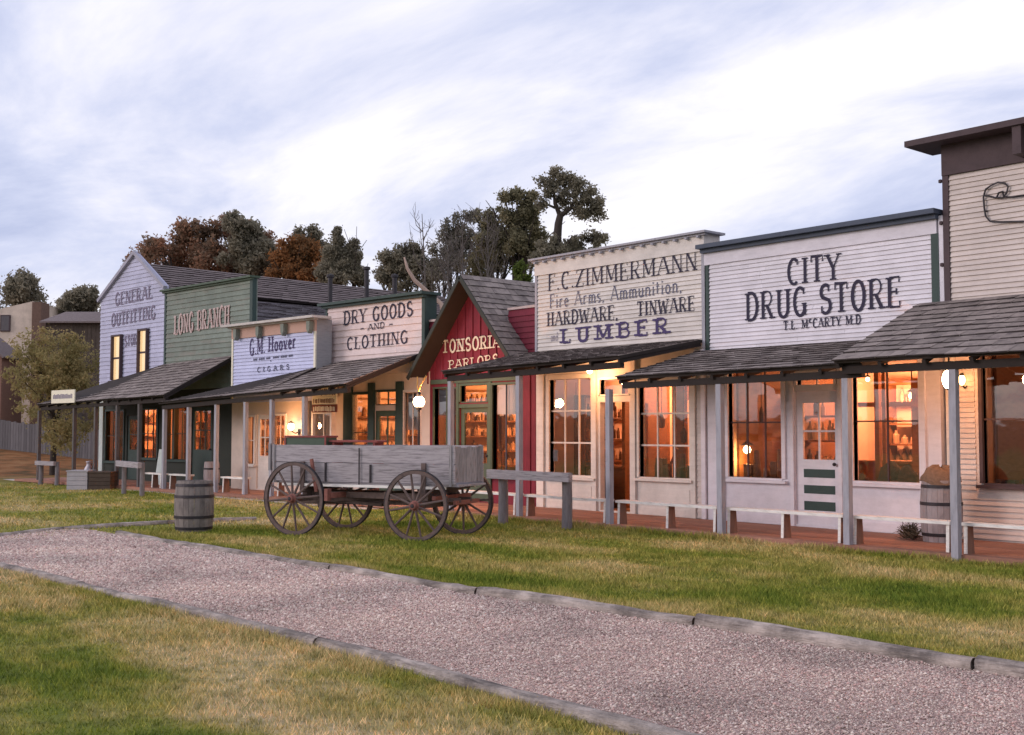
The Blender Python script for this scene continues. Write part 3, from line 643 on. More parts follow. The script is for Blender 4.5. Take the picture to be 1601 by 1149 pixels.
for i, ((a, b), t_) in enumerate(zip(zip(fb, fb[1:]), lbl)):
    p, q = gnd(*a), gnd(*b); timber((p.x, p.y), (q.x-.02, q.y), t_, .135+.004*i, .068+.012*i)
cb = [(-40,845), (98,829), (262,819), (400,813)]
lbl = ['low timber across the far end of the gravel path, leftmost', 'thin half buried timber left of the foreground barrel', 'half buried timber between the foreground barrel and the wagon']
for (a, b), t_ in zip(zip(cb, cb[1:]), lbl):
    p, q = gnd(*a), gnd(*b); timber((p.x, p.y), (q.x, q.y), t_, .12, .06)

# ================================================================== BUILDINGS
AMB = (1, .38, .175)
def false_front(T, fr, x0, x1, z0, z1, sid, frieze, fmat, trim, cornice, ch=.10, over=.12, ret=.3, proj=.22, corner=.10, e=.115, right_only=False, tilt=0.0, retmat=None):
    """flat-topped boarded front with corner boards, frieze band and projecting cornice"""
    bk = MB(); bk.box(x0, x1, .001, ret, z0, z1); bk.build('front_wall', retmat or sid, T)
    sb = MB(); siding(sb, z0+.002, z1-frieze, x0+corner+.002, x1-corner-.002, e); sb.build('siding', sid, T)
    cb = MB()
    if corner:
        cb.box(x0, x0+corner, -.03, 0, z0, z1-frieze-.002); cb.box(x1-corner, x1, -.03, 0, z0, z1-frieze-.002); cb.box(x1+.001, x1+.03, -.03, .10, z0, z1-frieze-.002); cb.build('corner_board', trim, T)
    if frieze:
        fz = MB(); fz.box(x0-.005, x1+.005, -.036, 0, z1-frieze, z1); fz.build('frieze', fmat, T)
    cn = MB(); cn.box(x0-over, x1+over, -proj, ret+.03, z1+.001, z1+ch*.55); cn.box(x0-over*.6, x1+over*.6, -proj*.55, 0.0, z1-ch*.5, z1)
    cn.build('cornice', cornice, T)

# ---- drug store (white boards, black lettering)
dx0, dx1 = RF.hit(1104, 500)[0], RF.hit(1467, 450)[0]; dz1 = RF.hit(1280, 364)[1]
T = fthing('drug_store', 'white boarded drug store with tall black slab lettering and a three panel door', 'store building', RF, (dx0+dx1)/2)
false_front(T, RF, dx0, dx1, 2.72, dz1, LAV, .27, WHITE, DGREEN, SLATE, ch=.13, proj=.2, corner=.085, over=.06, e=.070)
wc = MB(); wc.box(dx1+.031, dx1+.10, -.02, .26, 2.72, dz1-.02); wc.build('corner_post', WHITE, T)
lettering(T, RF, 'CITY', (1230.4, 445.3), (1314, 436), 39, DARKP, .135, .065, serif=.11)
lettering(T, RF, 'DRUG STORE', (1166, 501), (1409, 479), 42, DARKP, .135, .065, serif=.11)
lettering(T, RF, 'T.L. McCARTY M.D', (1225, 516), (1346, 506), 13.5, DARKP, .17, .09, name='name_lettering')
w1 = rect(RF, 1139, 592, 1224, 745); dr = rect(RF, 1242, 612, 1313, 814); tr = (dr[0]+.06, dr[1]-.06, dr[3]+.10, dr[3]+.28); w2 = rect(RF, 1333, 566, 1441, 751)
w1 = (*w1[:3], 2.62); w2 = (*w2[:3], 2.62); dr = (dr[0], dr[1], ZB+.03, dr[3])
wl_ = MB(); wall(wl_, dx0+.002, dx1-.002, ZB-.06, 2.719, [w1, dr, tr, w2]); wl_.build('store_front', WHITE, T)
window(T, *w1, 3, 2, WHITE, muntin=BROWN); window(T, *w2, 2, 2, WHITE, muntin=BROWN); window(T, *tr, 2, 1, WHITE, casing=.04, sill=False)
g = [RF.hit(1253, 630)[0], RF.hit(1303, 630)[0], RF.hit(1253, 718)[1], RF.hit(1253, 630)[1]]
pn = [(RF.hit(1255, b)[1], RF.hit(1255, a)[1]) for a, b in ((733, 746), (758, 771), (783, 797))]
door(T, dr[0]+.003, dr[1]-.003, dr[2], dr[3]-.003, WHITE, *g, 2, 2, .03, pn, DGREEN)
tb = MB()
for px in (1130, 1444): x = RF.hit(px, 700)[0]; tb.box(x-.05, x+.05, -.04, 0, ZB, 2.7)
for r_ in (w1, w2): tb.box(r_[0]-.05, r_[1]+.05, -.018, 0, ZB+.001, ZB+.14)
for x in (dr[0]-.07, dr[1]+.01): tb.box(x, x+.06, -.035, 0, ZB, 2.62)
tb.build('trim_board', WHITE, T)
sx = RF.hit(1086, 700)[0], RF.hit(1104, 700)[0]
body(T, dx0, dx1, 3.6, 9, WHITE)
shelf_unit(RF, dx0+.6, dx1-.5, 4.9, .95, 2.5, 4, 'tall wooden shelf of jars at the back of the drug store')
counter(RF, dx0+.7, dx1-1.3, 3.4, 3.9, 'long wooden counter inside the drug store')
shelf_unit(RF, dx0+.25, dx0+1.2, 2.6, ZB+.003, 2.3, 5, 'narrow shelf of jars behind the left window of the drug store')
glow_divider(T, (dx0+.14, dx0+.19, .62, 4.2, ZB+.004, 2.70), (w2[0]-1.05, w2[0]-.98, 1.3, 1.37, ZB+.004, 2.74), (w2[0]-.80, w2[0]-.76, 1.1, 1.14, ZB+.004, 2.74), (w2[0]-.42, w2[0]-.34, 1.25, 1.33, ZB+.004, 2.74), (w2[0]-.1, w2[0]-.04, .95, 1.0, ZB+.004, 2.74), (w2[0]-1.6, w2[0]+.4, 2.5, 2.56, 2.0, 2.08), (w2[0]-.9, w2[0]+.7, 3.2, 3.26, ZB+.004, 2.5))
for x, y, z in ((RF.hit(1337, 581, 1.2)[0], 1.2, 2.42), (RF.hit(1351, 579, 1.2)[0], 1.3, 2.42)): bulb(RF, x, y, z, .035, 0, label='small glowing bulb standing in for a lamp reflection in the right window of the drug store', group='bulbs standing in for reflections in the drug store window', drop=.28)  # bulbs added in place of lamp reflections in the window
bulb(RF, RF.hit(1168, 703, .62)[0], .62, RF.hit(1168, 703, .62)[1], .07, 14, strength=14, label='bright low lamp glowing inside the left window of the drug store', drop=1.3)
lamp('store_light', RF.w(dx0+1.3, 4.0, 2.25), 240, AMB, .1); lamp('store_light', RF.w(dx1-.8, 1.6, 2.5), 110, AMB, .1)
# merchandise silhouettes in the right window
def cloth_heap(fr, x, y, z, w, d, h, label):
    mb = MB(); n = 10; prof = [(0,h),(.35,h*.93),(.7,h*.7),(.92,h*.35),(1,0)]
    vs, fs = [], []
    for r, zz in prof:
        for k in range(n):
            t = 2*math.pi*k/n; q = random.uniform(.85, 1.12); vs.append((math.cos(t)*r*w/2*q, math.sin(t)*r*d/2*q, zz*random.uniform(.85, 1.1)))
    for i in range(len(prof)-1):
        for k in range(n): fs.append((i*n+k, (i+1)*n+k, (i+1)*n+(k+1)%n, i*n+(k+1)%n))
    mb.add(vs, fs); o = mb.build('goods_heap', CLOTHM, None, True); o.location = fr.w(x, y, z); return tag(o, label, 'merchandise')
for px, h, l in ((1390, .42, 'dark rounded heap of goods at the middle of the right drug store window'), (1418, .34, 'dark heap of goods at the right of the right drug store window'), (1345, .2, 'low dark heap of goods at the left of the right drug store window')):
    x, z = RF.hit(px, 750, .35); cloth_heap(RF, x, .38, 0.72, .42, .34, h, l)
display(RF, w1, .36, 'dark jumble of wares on a stage in the left window of the drug store', .9, .5, hang=2)
wd = thing('window_stage', 'low dark display stage inside the right drug store window', 'display stage', RF.w((w2[0]+w2[1])/2, .42, ZB+.004)); mb = MB(); mb.box(-(w2[1]-w2[0])/2, (w2[1]-w2[0])/2, -.26, .26, 0, .60); mb.build('stage_box', WARMD, wd); mb = MB(); mb.box(-(w2[1]-w2[0])/2-.01, (w2[1]-w2[0])/2+.01, -.27, .27, .601, .626); mb.build('stage_top', WARMD, wd)

# ---- hardware store (cream boards, four lines of lettering)
zx0, zx1 = RF.hit(838, 470)[0], RF.hit(1100, 450)[0]; zx1 = dx0-.012; zz1 = RF.hit(980, 385)[1]
T = fthing('hardware_store', 'cream boarded hardware store with four lines of dark lettering and two nine pane windows', 'store building', RF, (zx0+zx1)/2)
false_front(T, RF, zx0, zx1, 3.0, zz1, CREAM, .30, CREAM, POST, POST, ch=.07, proj=.13, corner=.06, over=.10, ret=.4, e=.080)
dn = MB()
for i in range(17): x = zx0+.05+(zx1-zx0-.15)*i/16; dn.box(x, x+.05, -.12, -.037, zz1-.075, zz1-.04)
dn.build('dentil', POST, T)
lettering(T, RF, 'F.C.ZIMMERMANN', (856.5, 455), (1090, 421.5), 26, DARKP, .115, .055, serif=.11)
lettering(T, RF, 'Fire Arms, Ammunition,', (859, 482), (1066, 456), 21, SOFTP, .09, .055, serif=.06)
lettering(T, RF, 'HARDWARE,', (855, 510), (966, 499), 21, DARKP, .14, .065)
lettering(T, RF, 'TINWARE', (996, 494.3), (1086, 485.5), 22, DARKP, .14, .065)
lettering(T, RF, 'and', (861, 533.5), (872, 532), 13, FADEP, .10, .07, serif=0)
lettering(T, RF, 'LUMBER', (877, 536.5), (1045, 520.5), 22, PURPP, .24, .15, serif=.17, gap=.34)
hw1 = rect(RF, 860, 594, 926, 741); hd = rect(RF, 938, 629, 985, 812); ht = rect(RF, 939, 594, 984, 617); hw2 = rect(RF, 1000, 598, 1080, 745)
hd = (hd[0], hd[1], ZB+.02, hd[3]); zt = 2.92
wl_ = MB(); wall(wl_, zx0+.002, zx1-.002, ZB-.06, 2.999, [hw1, hd, ht, hw2]); wl_.build('store_front', CREAM, T)
window(T, *hw1, 3, 3, CREAM, casing=.09, mt=.03); window(T, *hw2, 3, 3, CREAM, casing=.05, mt=.03); window(T, *ht, 1, 1, CREAM, casing=.05, sill=False)
tb = MB()
for px in (849, 931, 992, 1085.5): x = RF.hit(px, 700)[0]; tb.box(x-.055, x+.055, -.05, 0, ZB, 2.98)
for r_ in (hw1, hw2):
    tb.box(r_[0]-.04, r_[1]+.04, -.02, 0, ZB+.001, ZB+.13); tb.box(r_[0]+.02, r_[1]-.02, -.012, 0, ZB+.18, r_[2]-.2)
tb.build('trim_board', CREAM, T)
sg = MB(); siding(sg, ZB+.01, 2.98, RF.hit(1090, 700)[0], zx1-.09, .09); sg.build('siding', TAN, T)
cb = MB(); cb.box(zx1-.088, zx1, -.045, 0, ZB, 2.98); cb.build('corner_board', WHITE, T)
# the door stands open, swung inwards
dl = MB(); w_ = hd[1]-hd[0]-.02; wall(dl, 0, w_, 0, hd[3]-hd[2]-.02, [(.1, w_-.1, .95, hd[3]-hd[2]-.15)], 0, .04); d_ = dl.build('door', M('varnished_door', (.30,.13,.045), .5, .25, 5, (4,4,.7)), T); d_.location = (hd[1]-.01-RES[T.name]['_xc']-0, .13, hd[2]+.005); d_.rotation_euler = (0, 0, rad(112))
d_.data.transform(Matrix.Translation((RES[T.name]['_xc'], 0, 0)))
g_ = MB(); g_.quad((.1,.02,.95),(w_-.1,.02,.95),(w_-.1,.02,hd[3]-hd[2]-.15),(.1,.02,hd[3]-hd[2]-.15)); go = g_.build('pane', GLASS, d_); go.data.transform(Matrix.Translation((RES[T.name]['_xc'], 0, 0)))
body(T, zx0, zx1, 3.9, 9, TAN, ceil=2.95)
glow_divider(T, (hd[0]-.3, hd[0]-.22, .9, 2.2, ZB+.004, 2.9), (hw2[0]-.55, hw2[0]-.25, 1.5, 1.6, ZB+.004, 2.9), (hw2[0]-1.6, hw2[0]+.1, 2.7, 2.78, 2.2, 2.9), (hw2[1]-.6, hw2[1]-.5, 1.3, 1.4, ZB+.004, 2.9), (zx0+.3, zx1-.3, 1.8, 1.9, 2.75, 2.94))
side_shelf(RF, zx0+.15, .9, 3.2, 2.3, 5, 'shelves of wares along the left wall of the hardware store')
shelf_unit(RF, zx0+.5, zx0+2.2, 4.9, ZB+.003, 2.4, 5, 'wide shelf of dark wares at the back left of the hardware store')
shelf_unit(RF, zx1-1.7, zx1-.35, 4.9, ZB+.003, 2.1, 4, 'shelf of wares at the back right of the hardware store')
counter(RF, zx0+.5, zx0+1.5, .9, 1.6, 'dark counter behind the left window of the hardware store', .8)
counter(RF, zx1-1.3, zx1-.3, 1.2, 2.0, 'dark counter behind the right window of the hardware store', .7)
mb = MB(); x, z = RF.hit(1038, 720, .8); mb.bar((-.3,0,.0),(.28,.05,1.15),.035,.035); o = mb.build('leaning_pole', WARMD); o.location = RF.w(x, .8, ZB+.02); tag(o, 'dark pole leaning inside the right window of the hardware store', 'pole')
display(RF, hw1, .36, 'dark row of wares at the foot of the left window of the hardware store', .5, .2, hang=1); display(RF, hw2, .36, 'dark jumble of tools and wares in the right window of the hardware store', .9, .55, hang=3)
x, z = RF.hit(869, 712, .06); nt_ = MB(); nt_.box(-.07, .07, 0, .003, -.11, .11); o = nt_.build('paper_notice', WHITE); o.location = RF.w(x, .052, z); tag(o, 'small white paper notice in the left window of the hardware store', 'notice')
lamp('store_light', RF.w(zx0+.9, 3.4, 2.3), 190, AMB, .1); lamp('store_light', RF.w((zx0+zx1)/2+.3, 2.3, 2.5), 190, AMB, .1)
bulb(RF, RF.hit(922, 577, -.4)[0], -.4, RF.hit(922, 580, -.4)[1], .055, 38, (1,.44,.19), 30, 'bare bright bulb under the porch roof of the cream hardware store', .22)

# ---- barber shop with steep gable (red board and batten)
tx0, tx1 = LF.o.x-.35, zx0-.012
gx0, gx1 = RF.hit(651, 578, -.4)[0], RF.hit(812, 553, -.4)[0]; gxm = RF.hit(722, 435, -.4)[0]; gzp = RF.hit(723, 429, -.4)[1]; hwid = max(gxm-gx0, gx1-gxm)
gze = gzp-hwid*1.12
T = fthing('barber_shop', 'red board and batten barber shop with a steep shingled gable', 'store building', RF, gxm)
tx0 = gxm-hwid+.12; tx1 = min(tx1, gxm+hwid+.35)
fw = MB(); dlt = .06
bd = rect(RF, 719, 638, 765, 815); bd = (bd[0], bd[1], ZB+.02, bd[3]); bt = rect(RF, 727, 603, 758, 628); bw = rect(RF, 771, 602, 808, 742); bl_ = rect(RF, 680, 608, 699, 745)
bl2 = rect(RF, 706, 608, 714.5, 745); bt = (bd[0]+.05, bd[1]-.05, bt[2], bt[3])
wall(fw, tx0, zx0-.014, ZB-.06, 2.9, [bd, bt, bw, bl_, bl2]); fw.prism([(tx0, 2.9), (gxm+hwid-.12, 2.9), (gxm+hwid-.3, gze+.3), (gxm, gzp-.12), (gxm-hwid+.3, gze+.3)] if gze+.3 > 2.9 else [(gxm-(gzp-.12-2.9)/1.12, 2.9), (gxm+(gzp-.12-2.9)/1.12, 2.9), (gxm, gzp-.12)], 0, .12)
fw.build('front_wall', RED, T)
bt_ = MB()
for i in range(24):
    x = tx0+.02+i*.262
    if x > zx0-.06: break
    zb_ = 2.62
    ztop = min(gzp-.14-abs(x-gxm)*1.12, 9); lo = ZB if x > RF.hit(811, 700)[0] else zb_
    if ztop > lo+.1: bt_.box(x-.02, x+.02, -.025, 0, lo, max(ztop, 2.88) if x < gxm+hwid-.2 else 3.0)
bt_.build('batten', RED, T)
par = MB(); par.box(gxm+.9, zx0-.014, .125, .25, 2.9, RF.hit(810, 482)[1]); pz = RF.hit(810, 482)[1]; siding(par, 3.0, pz-.03, gxm+.9, zx0-.014, .11, .125); par.box(gxm-hwid-.35, gxm-.9, .125, .25, 2.9, pz-.05); siding(par, 3.0, pz-.08, gxm-hwid-.35, gxm-.9, .11, .125); pq = MB(); pq.v = par.v; pq.f = par.f; h_ = len(par.g)
idx = next(i for i, (v0, f0) in enumerate(par.g) if par.v[v0][0] < gxm-.9-1e-6 and i > 0)
v0, f0 = par.g[idx]
for nm, vv, ff in ((0, par.v[:v0], par.f[:f0]), (v0, par.v[v0:], par.f[f0:])): pq = MB(); pq.v = vv; pq.f = [tuple(i-nm for i in f) for f in ff]; pq.build('parapet', RED, T)
cp = MB(); cp.box(gxm+.9, zx0-.014, .09, .3, pz+.001, pz+.05); cp.box(gxm-hwid-.35, gxm-.9, .09, .3, pz-.049, pz); cp.build('coping', ROSEP, T)
rs, rd_ = MB(), MB()
for sgn in (-1, 1):
    A, B = (gxm+sgn*hwid, -.45, gze), (gxm+sgn*hwid, 8.5, gze); C, D = (gxm, 8.5, gzp), (gxm, -.45, gzp)
    if sgn < 0: A, B, C, D = B, A, D, C
    shingles(rs, A, B, C, D, .17, .2); slab(rd_, A, B, C, D, .06, 0)
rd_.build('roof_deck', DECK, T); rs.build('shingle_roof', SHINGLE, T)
vg = MB()
for sgn in (-1, 1): vg.bar((gxm+sgn*(hwid+.02), -.46, gze-.075), (gxm+sgn*.0, -.46, gzp-.055), .03, .09)
vg.build('barge_board', M('dark_barge_paint', (.03,.035,.03), .7, .2, 6), T)
lettering(T, RF, 'TONSORIAL', (691.5, 552), (794, 541.5), 19, FADECREAM, .20, .11, serif=.17, off=-.03)
lettering(T, RF, 'PARLORS', (701.5, 577), (779, 567), 13, FADECREAM, .20, .11, serif=.15, off=-.03)
window(T, *bw, 2, 1, MGREEN, casing=.05, muntin=SLATE); window(T, *bl_, 1, 1, MGREEN, casing=.035); window(T, *bl2, 1, 1, MGREEN, casing=.035, sill=False); window(T, *bt, 1, 1, MGREEN, casing=.05, sill=False)
cu = MB(); zc_ = RF.hit(690, 649)[1]
for r_ in (bw, bl_, bl2): cu.box(r_[0]+.01, r_[1]-.01, .10, .112, zc_, r_[3]-.005)
cu.build('curtain', CURTAIN, T)
door(T, bd[0]+.003, bd[1]-.003, bd[2], bd[3]-.003, MGREEN, bd[0]+.12, bd[1]-.12, .9, bd[3]-.1, 1, 1)
tb = MB()
for x in (bd[0]-.09, bd[1]+.002, bw[1]+.055): tb.box(x, x+.085, -.04, 0, ZB, 2.6)
tb.box(bd[0], bd[1], -.036, 0, bd[3]+.002, bt[2]-.052); tb.box(bl_[0]-.1, bw[1]+.14, -.045, 0, 2.605, 2.70); tb.build('trim_board', MGREEN, T)
body(T, tx0, zx0-.02, 2.95, 8.4, RED, ceil=2.75)
side_shelf(RF, tx0+.15, .5, 3.4, 2.5, 7, 'tall lit shelves of bottles along the left wall of the barber shop')
shelf_unit(RF, gxm-1.1, gxm+.9, 4.6, ZB+.003, 2.3, 5, 'tall lit shelf of bottles at the back of the barber shop')
mr = thing('wall_mirror', 'oval dark framed mirror inside the right window of the barber shop', 'mirror', RF.w(RF.hit(781, 680, .9)[0], .95, 1.62)); mb = MB(); mb.tube([(math.cos(t)*.16, 0, math.sin(t)*.48) for t in [i*2*math.pi/28 for i in range(29)]], .03, 6); mb.build('mirror_frame', WARMD, mr); mb = MB(); mb.add([(math.cos(t)*.15, .01, math.sin(t)*.47) for t in [i*2*math.pi/28 for i in range(28)]], [tuple(range(28))]); mb.build('mirror_glass', M('mirror', (.8,.8,.8), .08, .02, 2, metal=1, bump=0), mr); mb = MB(); mb.bar((0,.03,-.49),(0,.03,-1.5),.05,.04); mb.build('mirror_stand', WARMD, mr)
lamp('store_light', RF.w(gxm, 2.0, 2.4), 190, (1,.40,.15), .12)

# ---- corner building at the right edge (tan boards, dark brown trim)
rx0 = dx1+.13; rx1 = rx0+5.2; rz = RF.hit(1480, 275)[1]; rzt = RF.hit(1476, 226, -.1)[1]
T = fthing('corner_store', 'tall tan boarded store with dark brown cornice at the right edge of the photo', 'store building', RF, rx0+2.5)
bk = MB(); bk.box(rx0, rx1, .001, 8, 2.9, rzt); bk.build('front_wall', BROWN, T)
sb = MB(); siding(sb, 2.95, rz, rx0+.07, rx1, .072); sb.build('siding', TAN, T)
cb = MB(); cb.box(rx0-.02, rx0+.068, -.035, 0, 2.9, rz); cb.build('corner_board', BROWN, T)
fz = MB(); fz.box(rx0-.02, rx1, -.05, 0, rz+.001, rzt); fz.build('frieze', BROWN, T)
cn = MB(); cn.box(rx0-.40, rx1, -.38, .4, rzt+.001, rzt+.085); cn.build('cornice', BROWN, T)
bkt = MB()
x = RF.hit(1597, 225, -.2)[0]
for xx in (x, x+1.6): bkt.box(xx-.06, xx+.06, -.34, -.051, rzt-.38, rzt-.001)
for zz in (rzt-.5, rzt-1.1, rzt-1.7): bkt.lathe([(0,-.03),(.028,-.02),(.028,.02),(0,.03)], 8, (rx0-.05, -.03, zz))
bkt.build('bracket', BROWN, T)
rw = rect(RF, 1536, 560, 1640, 755); rw = (*rw[:3], 2.62); rw2 = (rw[1]+.5, rw[1]+1.6, rw[2], 2.62)
wl_ = MB(); wall(wl_, rx0-.028, rx1, ZB-.06, 2.899, [rw, rw2]); wl_.build('store_front', TAN, T)
sg = MB(); siding(sg, ZB+.02, rw[2]-.15, rx0+.12, rx1, .072); siding(sg, rw[2]-.1, 2.85, rx0+.12, rw[0]-.12, .072); sg.build('lower_siding', TAN, T)
cb = MB(); cb.box(rx0-.028, rx0+.118, -.045, 0, ZB, 2.85); cb.build('corner_post', CREAM, T)
window(T, *rw, 1, 2, BROWN, casing=.05, y=-.02); window(T, *rw2, 1, 2, BROWN, casing=.05, y=-.02)
body(T, rx0, rx1, 2.9, 8, TAN, ceil=2.8)
bulb(RF, dx0+1.9, 3.3, 2.2, .06, 0, strength=16, label='glowing lamp hanging over the counter of the drug store', drop=.5)
bulb(RF, zx1-1.85, 1.6, 2.25, .04, 0, strength=12, label='small glowing lamp hanging behind the right window of the hardware store', drop=.65)
lamp('store_light', RF.w(rx0+2.5, 2.6, 2.4), 60, AMB, .12)
glow_divider(T, (rx0+.14, rx0+.2, 1.0, 4.6, ZB+.004, 2.78), (rx0+.3, rx0+3.0, 3.0, 3.1, ZB+.004, 2.2))
counter(RF, rx0+.6, rx0+2.6, 2.2, 2.8, 'dark counter inside the tan corner store')
display(RF, rw, .36, 'low dark row of wares in the window of the tan corner store', .6, .2)
# wire outline of a mortar and scroll hung on the upper wall
pts = [(1537.5,308),(1541,296),(1549,290),(1560,285),(1571,286),(1576,292),(1574,301),(1568,309),(1556,309),(1545,306),(1538.5,306)]
P3 = [(RF.hit(px, py, -.05)) for px, py in pts]; mb = MB(); mb.tube([(a, -.05, b) for a, b in P3], .013, 6)
P3 = [RF.hit(px, py, -.05) for px, py in [(1558,309),(1562,301),(1568,299),(1569,308),(1585,308),(1606,305),(1660,297)]]; mb.tube([(a, -.052, b) for a, b in P3], .013, 6)
P3 = [RF.hit(px, py, -.05) for px, py in [(1537.5,308),(1539,325),(1541,338),(1548,346),(1565,347),(1601,346),(1660,342)]]; mb.tube([(a, -.051, b) for a, b in P3], .013, 6)
for px, py in ((1541,330),(1571,288),(1596,346)): a, b = RF.hit(px, py, -.05); mb.bar((a,-.05,b),(a,.0,b),.015,.015)
o = mb.build('wire_sign', IRON); o.location = RF.o; tag(o, 'thin dark wire scroll outline on the upper wall of the tan corner store', 'wall ornament')

# ---- dry goods store (pale pink boards)
gx0_, gx1_ = LF.hit(510, 540)[0], LF.hit(664, 510)[0]; gz1 = (LF.hit(510, 484)[1]+LF.hit(662, 456)[1])/2
T = fthing('dry_goods_store', 'pale pink boarded dry goods store with dark green trim and three lines of lettering', 'store building', LF, (gx0_+gx1_)/2)
false_front(T, LF, gx0_, gx1_, 2.9, gz1, PINK, 0, PINK, DGREEN, DGREEN, ch=.12, proj=.2, corner=.07, over=.12, ret=.36, e=.16, retmat=DGREEN)
lettering(T, LF, 'DRY GOODS', (537, 508), (645.5, 493), 20.5, DARKP, .16, .07)
lettering(T, LF, '~ AND ~', (563, 518), (614, 510.5), 9, DARKP, .18, .13, serif=.1)
lettering(T, LF, 'CLOTHING', (542, 547), (637.5, 536), 18.5, DARKP, .16, .07)
ww = rect(LF, 553, 617, 577, 735); wd_ = rect(LF, 586, 642, 621, 785); wt = rect(LF, 589, 613, 621, 632); wr_ = rect(LF, 632, 614, 655, 735)
wd_ = (wd_[0], wd_[1], ZB+.02, wd_[3])
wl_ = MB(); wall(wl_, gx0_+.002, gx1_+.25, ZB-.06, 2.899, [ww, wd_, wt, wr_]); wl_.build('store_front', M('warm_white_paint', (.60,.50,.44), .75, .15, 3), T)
window(T, *ww, 1, 2, DGREEN, casing=.06); window(T, *wt, 2, 1, DGREEN, casing=.05, sill=False); window(T, *wr_, 2, 1, CREAM, casing=.06)
cu = MB(); z_ = LF.hit(640, 672)[1]; cu.box(wr_[0]+.01, wr_[1]-.01, .10, .112, z_, wr_[3]-.005); cu.build('curtain', CURTAIN, T)
door(T, wd_[0]+.003, wd_[1]-.003, wd_[2], wd_[3]-.003, MGREEN, wd_[0]+.13, wd_[1]-.13, .95, wd_[3]-.13, 2, 1)
tb = MB()
for px, w_ in ((545, .16), (581.5, .11), (626, .12)): x = LF.hit(px, 700)[0]; tb.box(x-w_, x+w_, -.05, 0, ZB, 2.7)
tb.build('pilaster', DGREEN, T)
sw = rect(LF, 493, 646, 516, 720)
body(T, gx0_, gx1_, 3.4, 8, PINK, ceil=2.8)
side_shelf(LF, gx0_+.15, .6, 3.4, 2.4, 5, 'shelves of goods along the left wall of the dry goods store')
glow_divider(T, (ww[0]-1.0, ww[0]-.3, 2.6, 2.7, ZB+.004, 1.5))
shelf_unit(LF, gx0_+1.2, gx1_-.5, 4.8, ZB+.003, 2.3, 4, 'shelf of goods at the back of the dry goods store')
lamp('store_light', LF.w((gx0_+gx1_)/2+.5, 2.2, 2.4), 230, (1,.42,.16), .12)

# ---- saloon with bracketed cornice (pale blue boards)
HF = Fr(LF.w(0, -.6).x, LF.w(0, -.6).y, 5.0)
hx0, hx1 = HF.hit(361, 560, -.05)[0], HF.hit(493, 560, -.03)[0]; hz1 = (HF.hit(360, 520, -.05)[1]+HF.hit(492, 492, -.05)[1])/2+.02
T = fthing('blue_saloon', 'pale blue boarded saloon with a bracketed white cornice and curly lettering', 'store building', HF, (hx0+hx1)/2)
bk = MB(); bk.box(hx0, hx1, .001, .45, 2.3, hz1); bk.build('front_wall', M('grey_side_boards', (.30,.30,.32), .8, .2, 5, (1,1,6)), T)
sb = MB(); siding(sb, 2.3, hz1-.3, hx0+.07, hx1-.07, .088); sb.build('siding', BLUE, T)
cb = MB(); cb.box(hx0, hx0+.068, -.035, 0, 2.3, hz1-.3); cb.box(hx1-.068, hx1, -.035, 0, 2.3, hz1-.3); cb.build('corner_board', CREAMP, T)
fz = MB(); fz.box(hx0-.004, hx1+.004, -.04, 0, hz1-.299, hz1); fz.build('frieze', M('salmon_frieze', (.52,.33,.27), .8, .15, 4), T)
cn = MB(); cn.box(hx0-.16, hx1+.18, -.26, .30, hz1+.001, hz1+.06); cn.box(hx0-.06, hx1+.06, -.12, 0, hz1-.035, hz1); cn.build('cornice', M('cornice_cream', (.60,.55,.52), .8, .15, 6, grime=.2), T)
bm_ = MB()
for px in (367.5, 402.5, 441.5, 482):
    x = HF.hit(px, 520, -.15)[0]; bm_.prism([(x-.07, hz1-.061), (x+.07, hz1-.061), (x+.06, hz1-.26), (x, hz1-.36), (x-.06, hz1-.26)], -.17, -.041)
bm_.build('bracket', M('grey_green_bracket', (.20,.22,.19), .75, .2, 8), T)
lettering(T, HF, 'G.M.', (390, 556), (414, 551.5), 25, PURPP, .13, .07)
lettering(T, HF, 'Hoover', (419, 550), (462, 543.5), 23, PURPP, .13, .08)
lettering(T, HF, '~~ ~~~ ~~, ~~~ ~~~ ~~', (396, 567), (457, 560.5), 11, SOFTP, .2, .14, serif=0)
lettering(T, HF, 'C I G A R S', (402, 582), (452, 577), 7.5, SOFTP, .24, .2, serif=.1)
sd_ = rect(HF, 402, 648, 422, 765); sd_ = (sd_[0], sd_[1], ZB+.02, sd_[3]); s1 = rect(HF, 388, 652, 397.5, 725); s2 = rect(HF, 427, 650, 446, 725); s3 = rect(HF, 491, 647, 517, 715)
wl_ = MB(); wall(wl_, hx0+.002, gx0_-.002, ZB-.06, 2.299, [sd_, s1, s2, s3]); wl_.build('store_front', M('warm_white_paint', (.6,.5,.44)), T)
up = MB(); up.box(hx1+.002, gx0_-.002, .62, .80, 2.3, 3.4); up.build('filler_wall', MATS['grey_side_boards'], T)
window(T, *s1, 1, 2, CREAM, casing=.05); window(T, *s2, 2, 1, CREAM, casing=.05); window(T, *s3, 2, 1, CREAM, casing=.06)
door(T, sd_[0]+.003, sd_[1]-.003, sd_[2], sd_[3]-.003, CREAM, sd_[0]+.1, sd_[1]-.1, .95, sd_[3]-.12, 2, 2)
body(T, hx0, gx0_, 3.2, 8, MATS['grey_side_boards'], ceil=2.6)
side_shelf(HF, hx0+.15, .5, 3.2, 2.3, 5, 'shelves of bottles along the left wall of the pale blue saloon')
glow_divider(T, (hx0+1.0, hx0+1.8, 1.6, 1.7, ZB+.004, 1.6))
shelf_unit(HF, hx0+.5, hx0+3.0, 4.8, ZB+.003, 2.2, 4, 'shelf of bottles at the back of the pale blue saloon')
lamp('store_light', HF.w(hx0+1.8, 2.2, 2.3), 200, (1,.42,.17), .12)
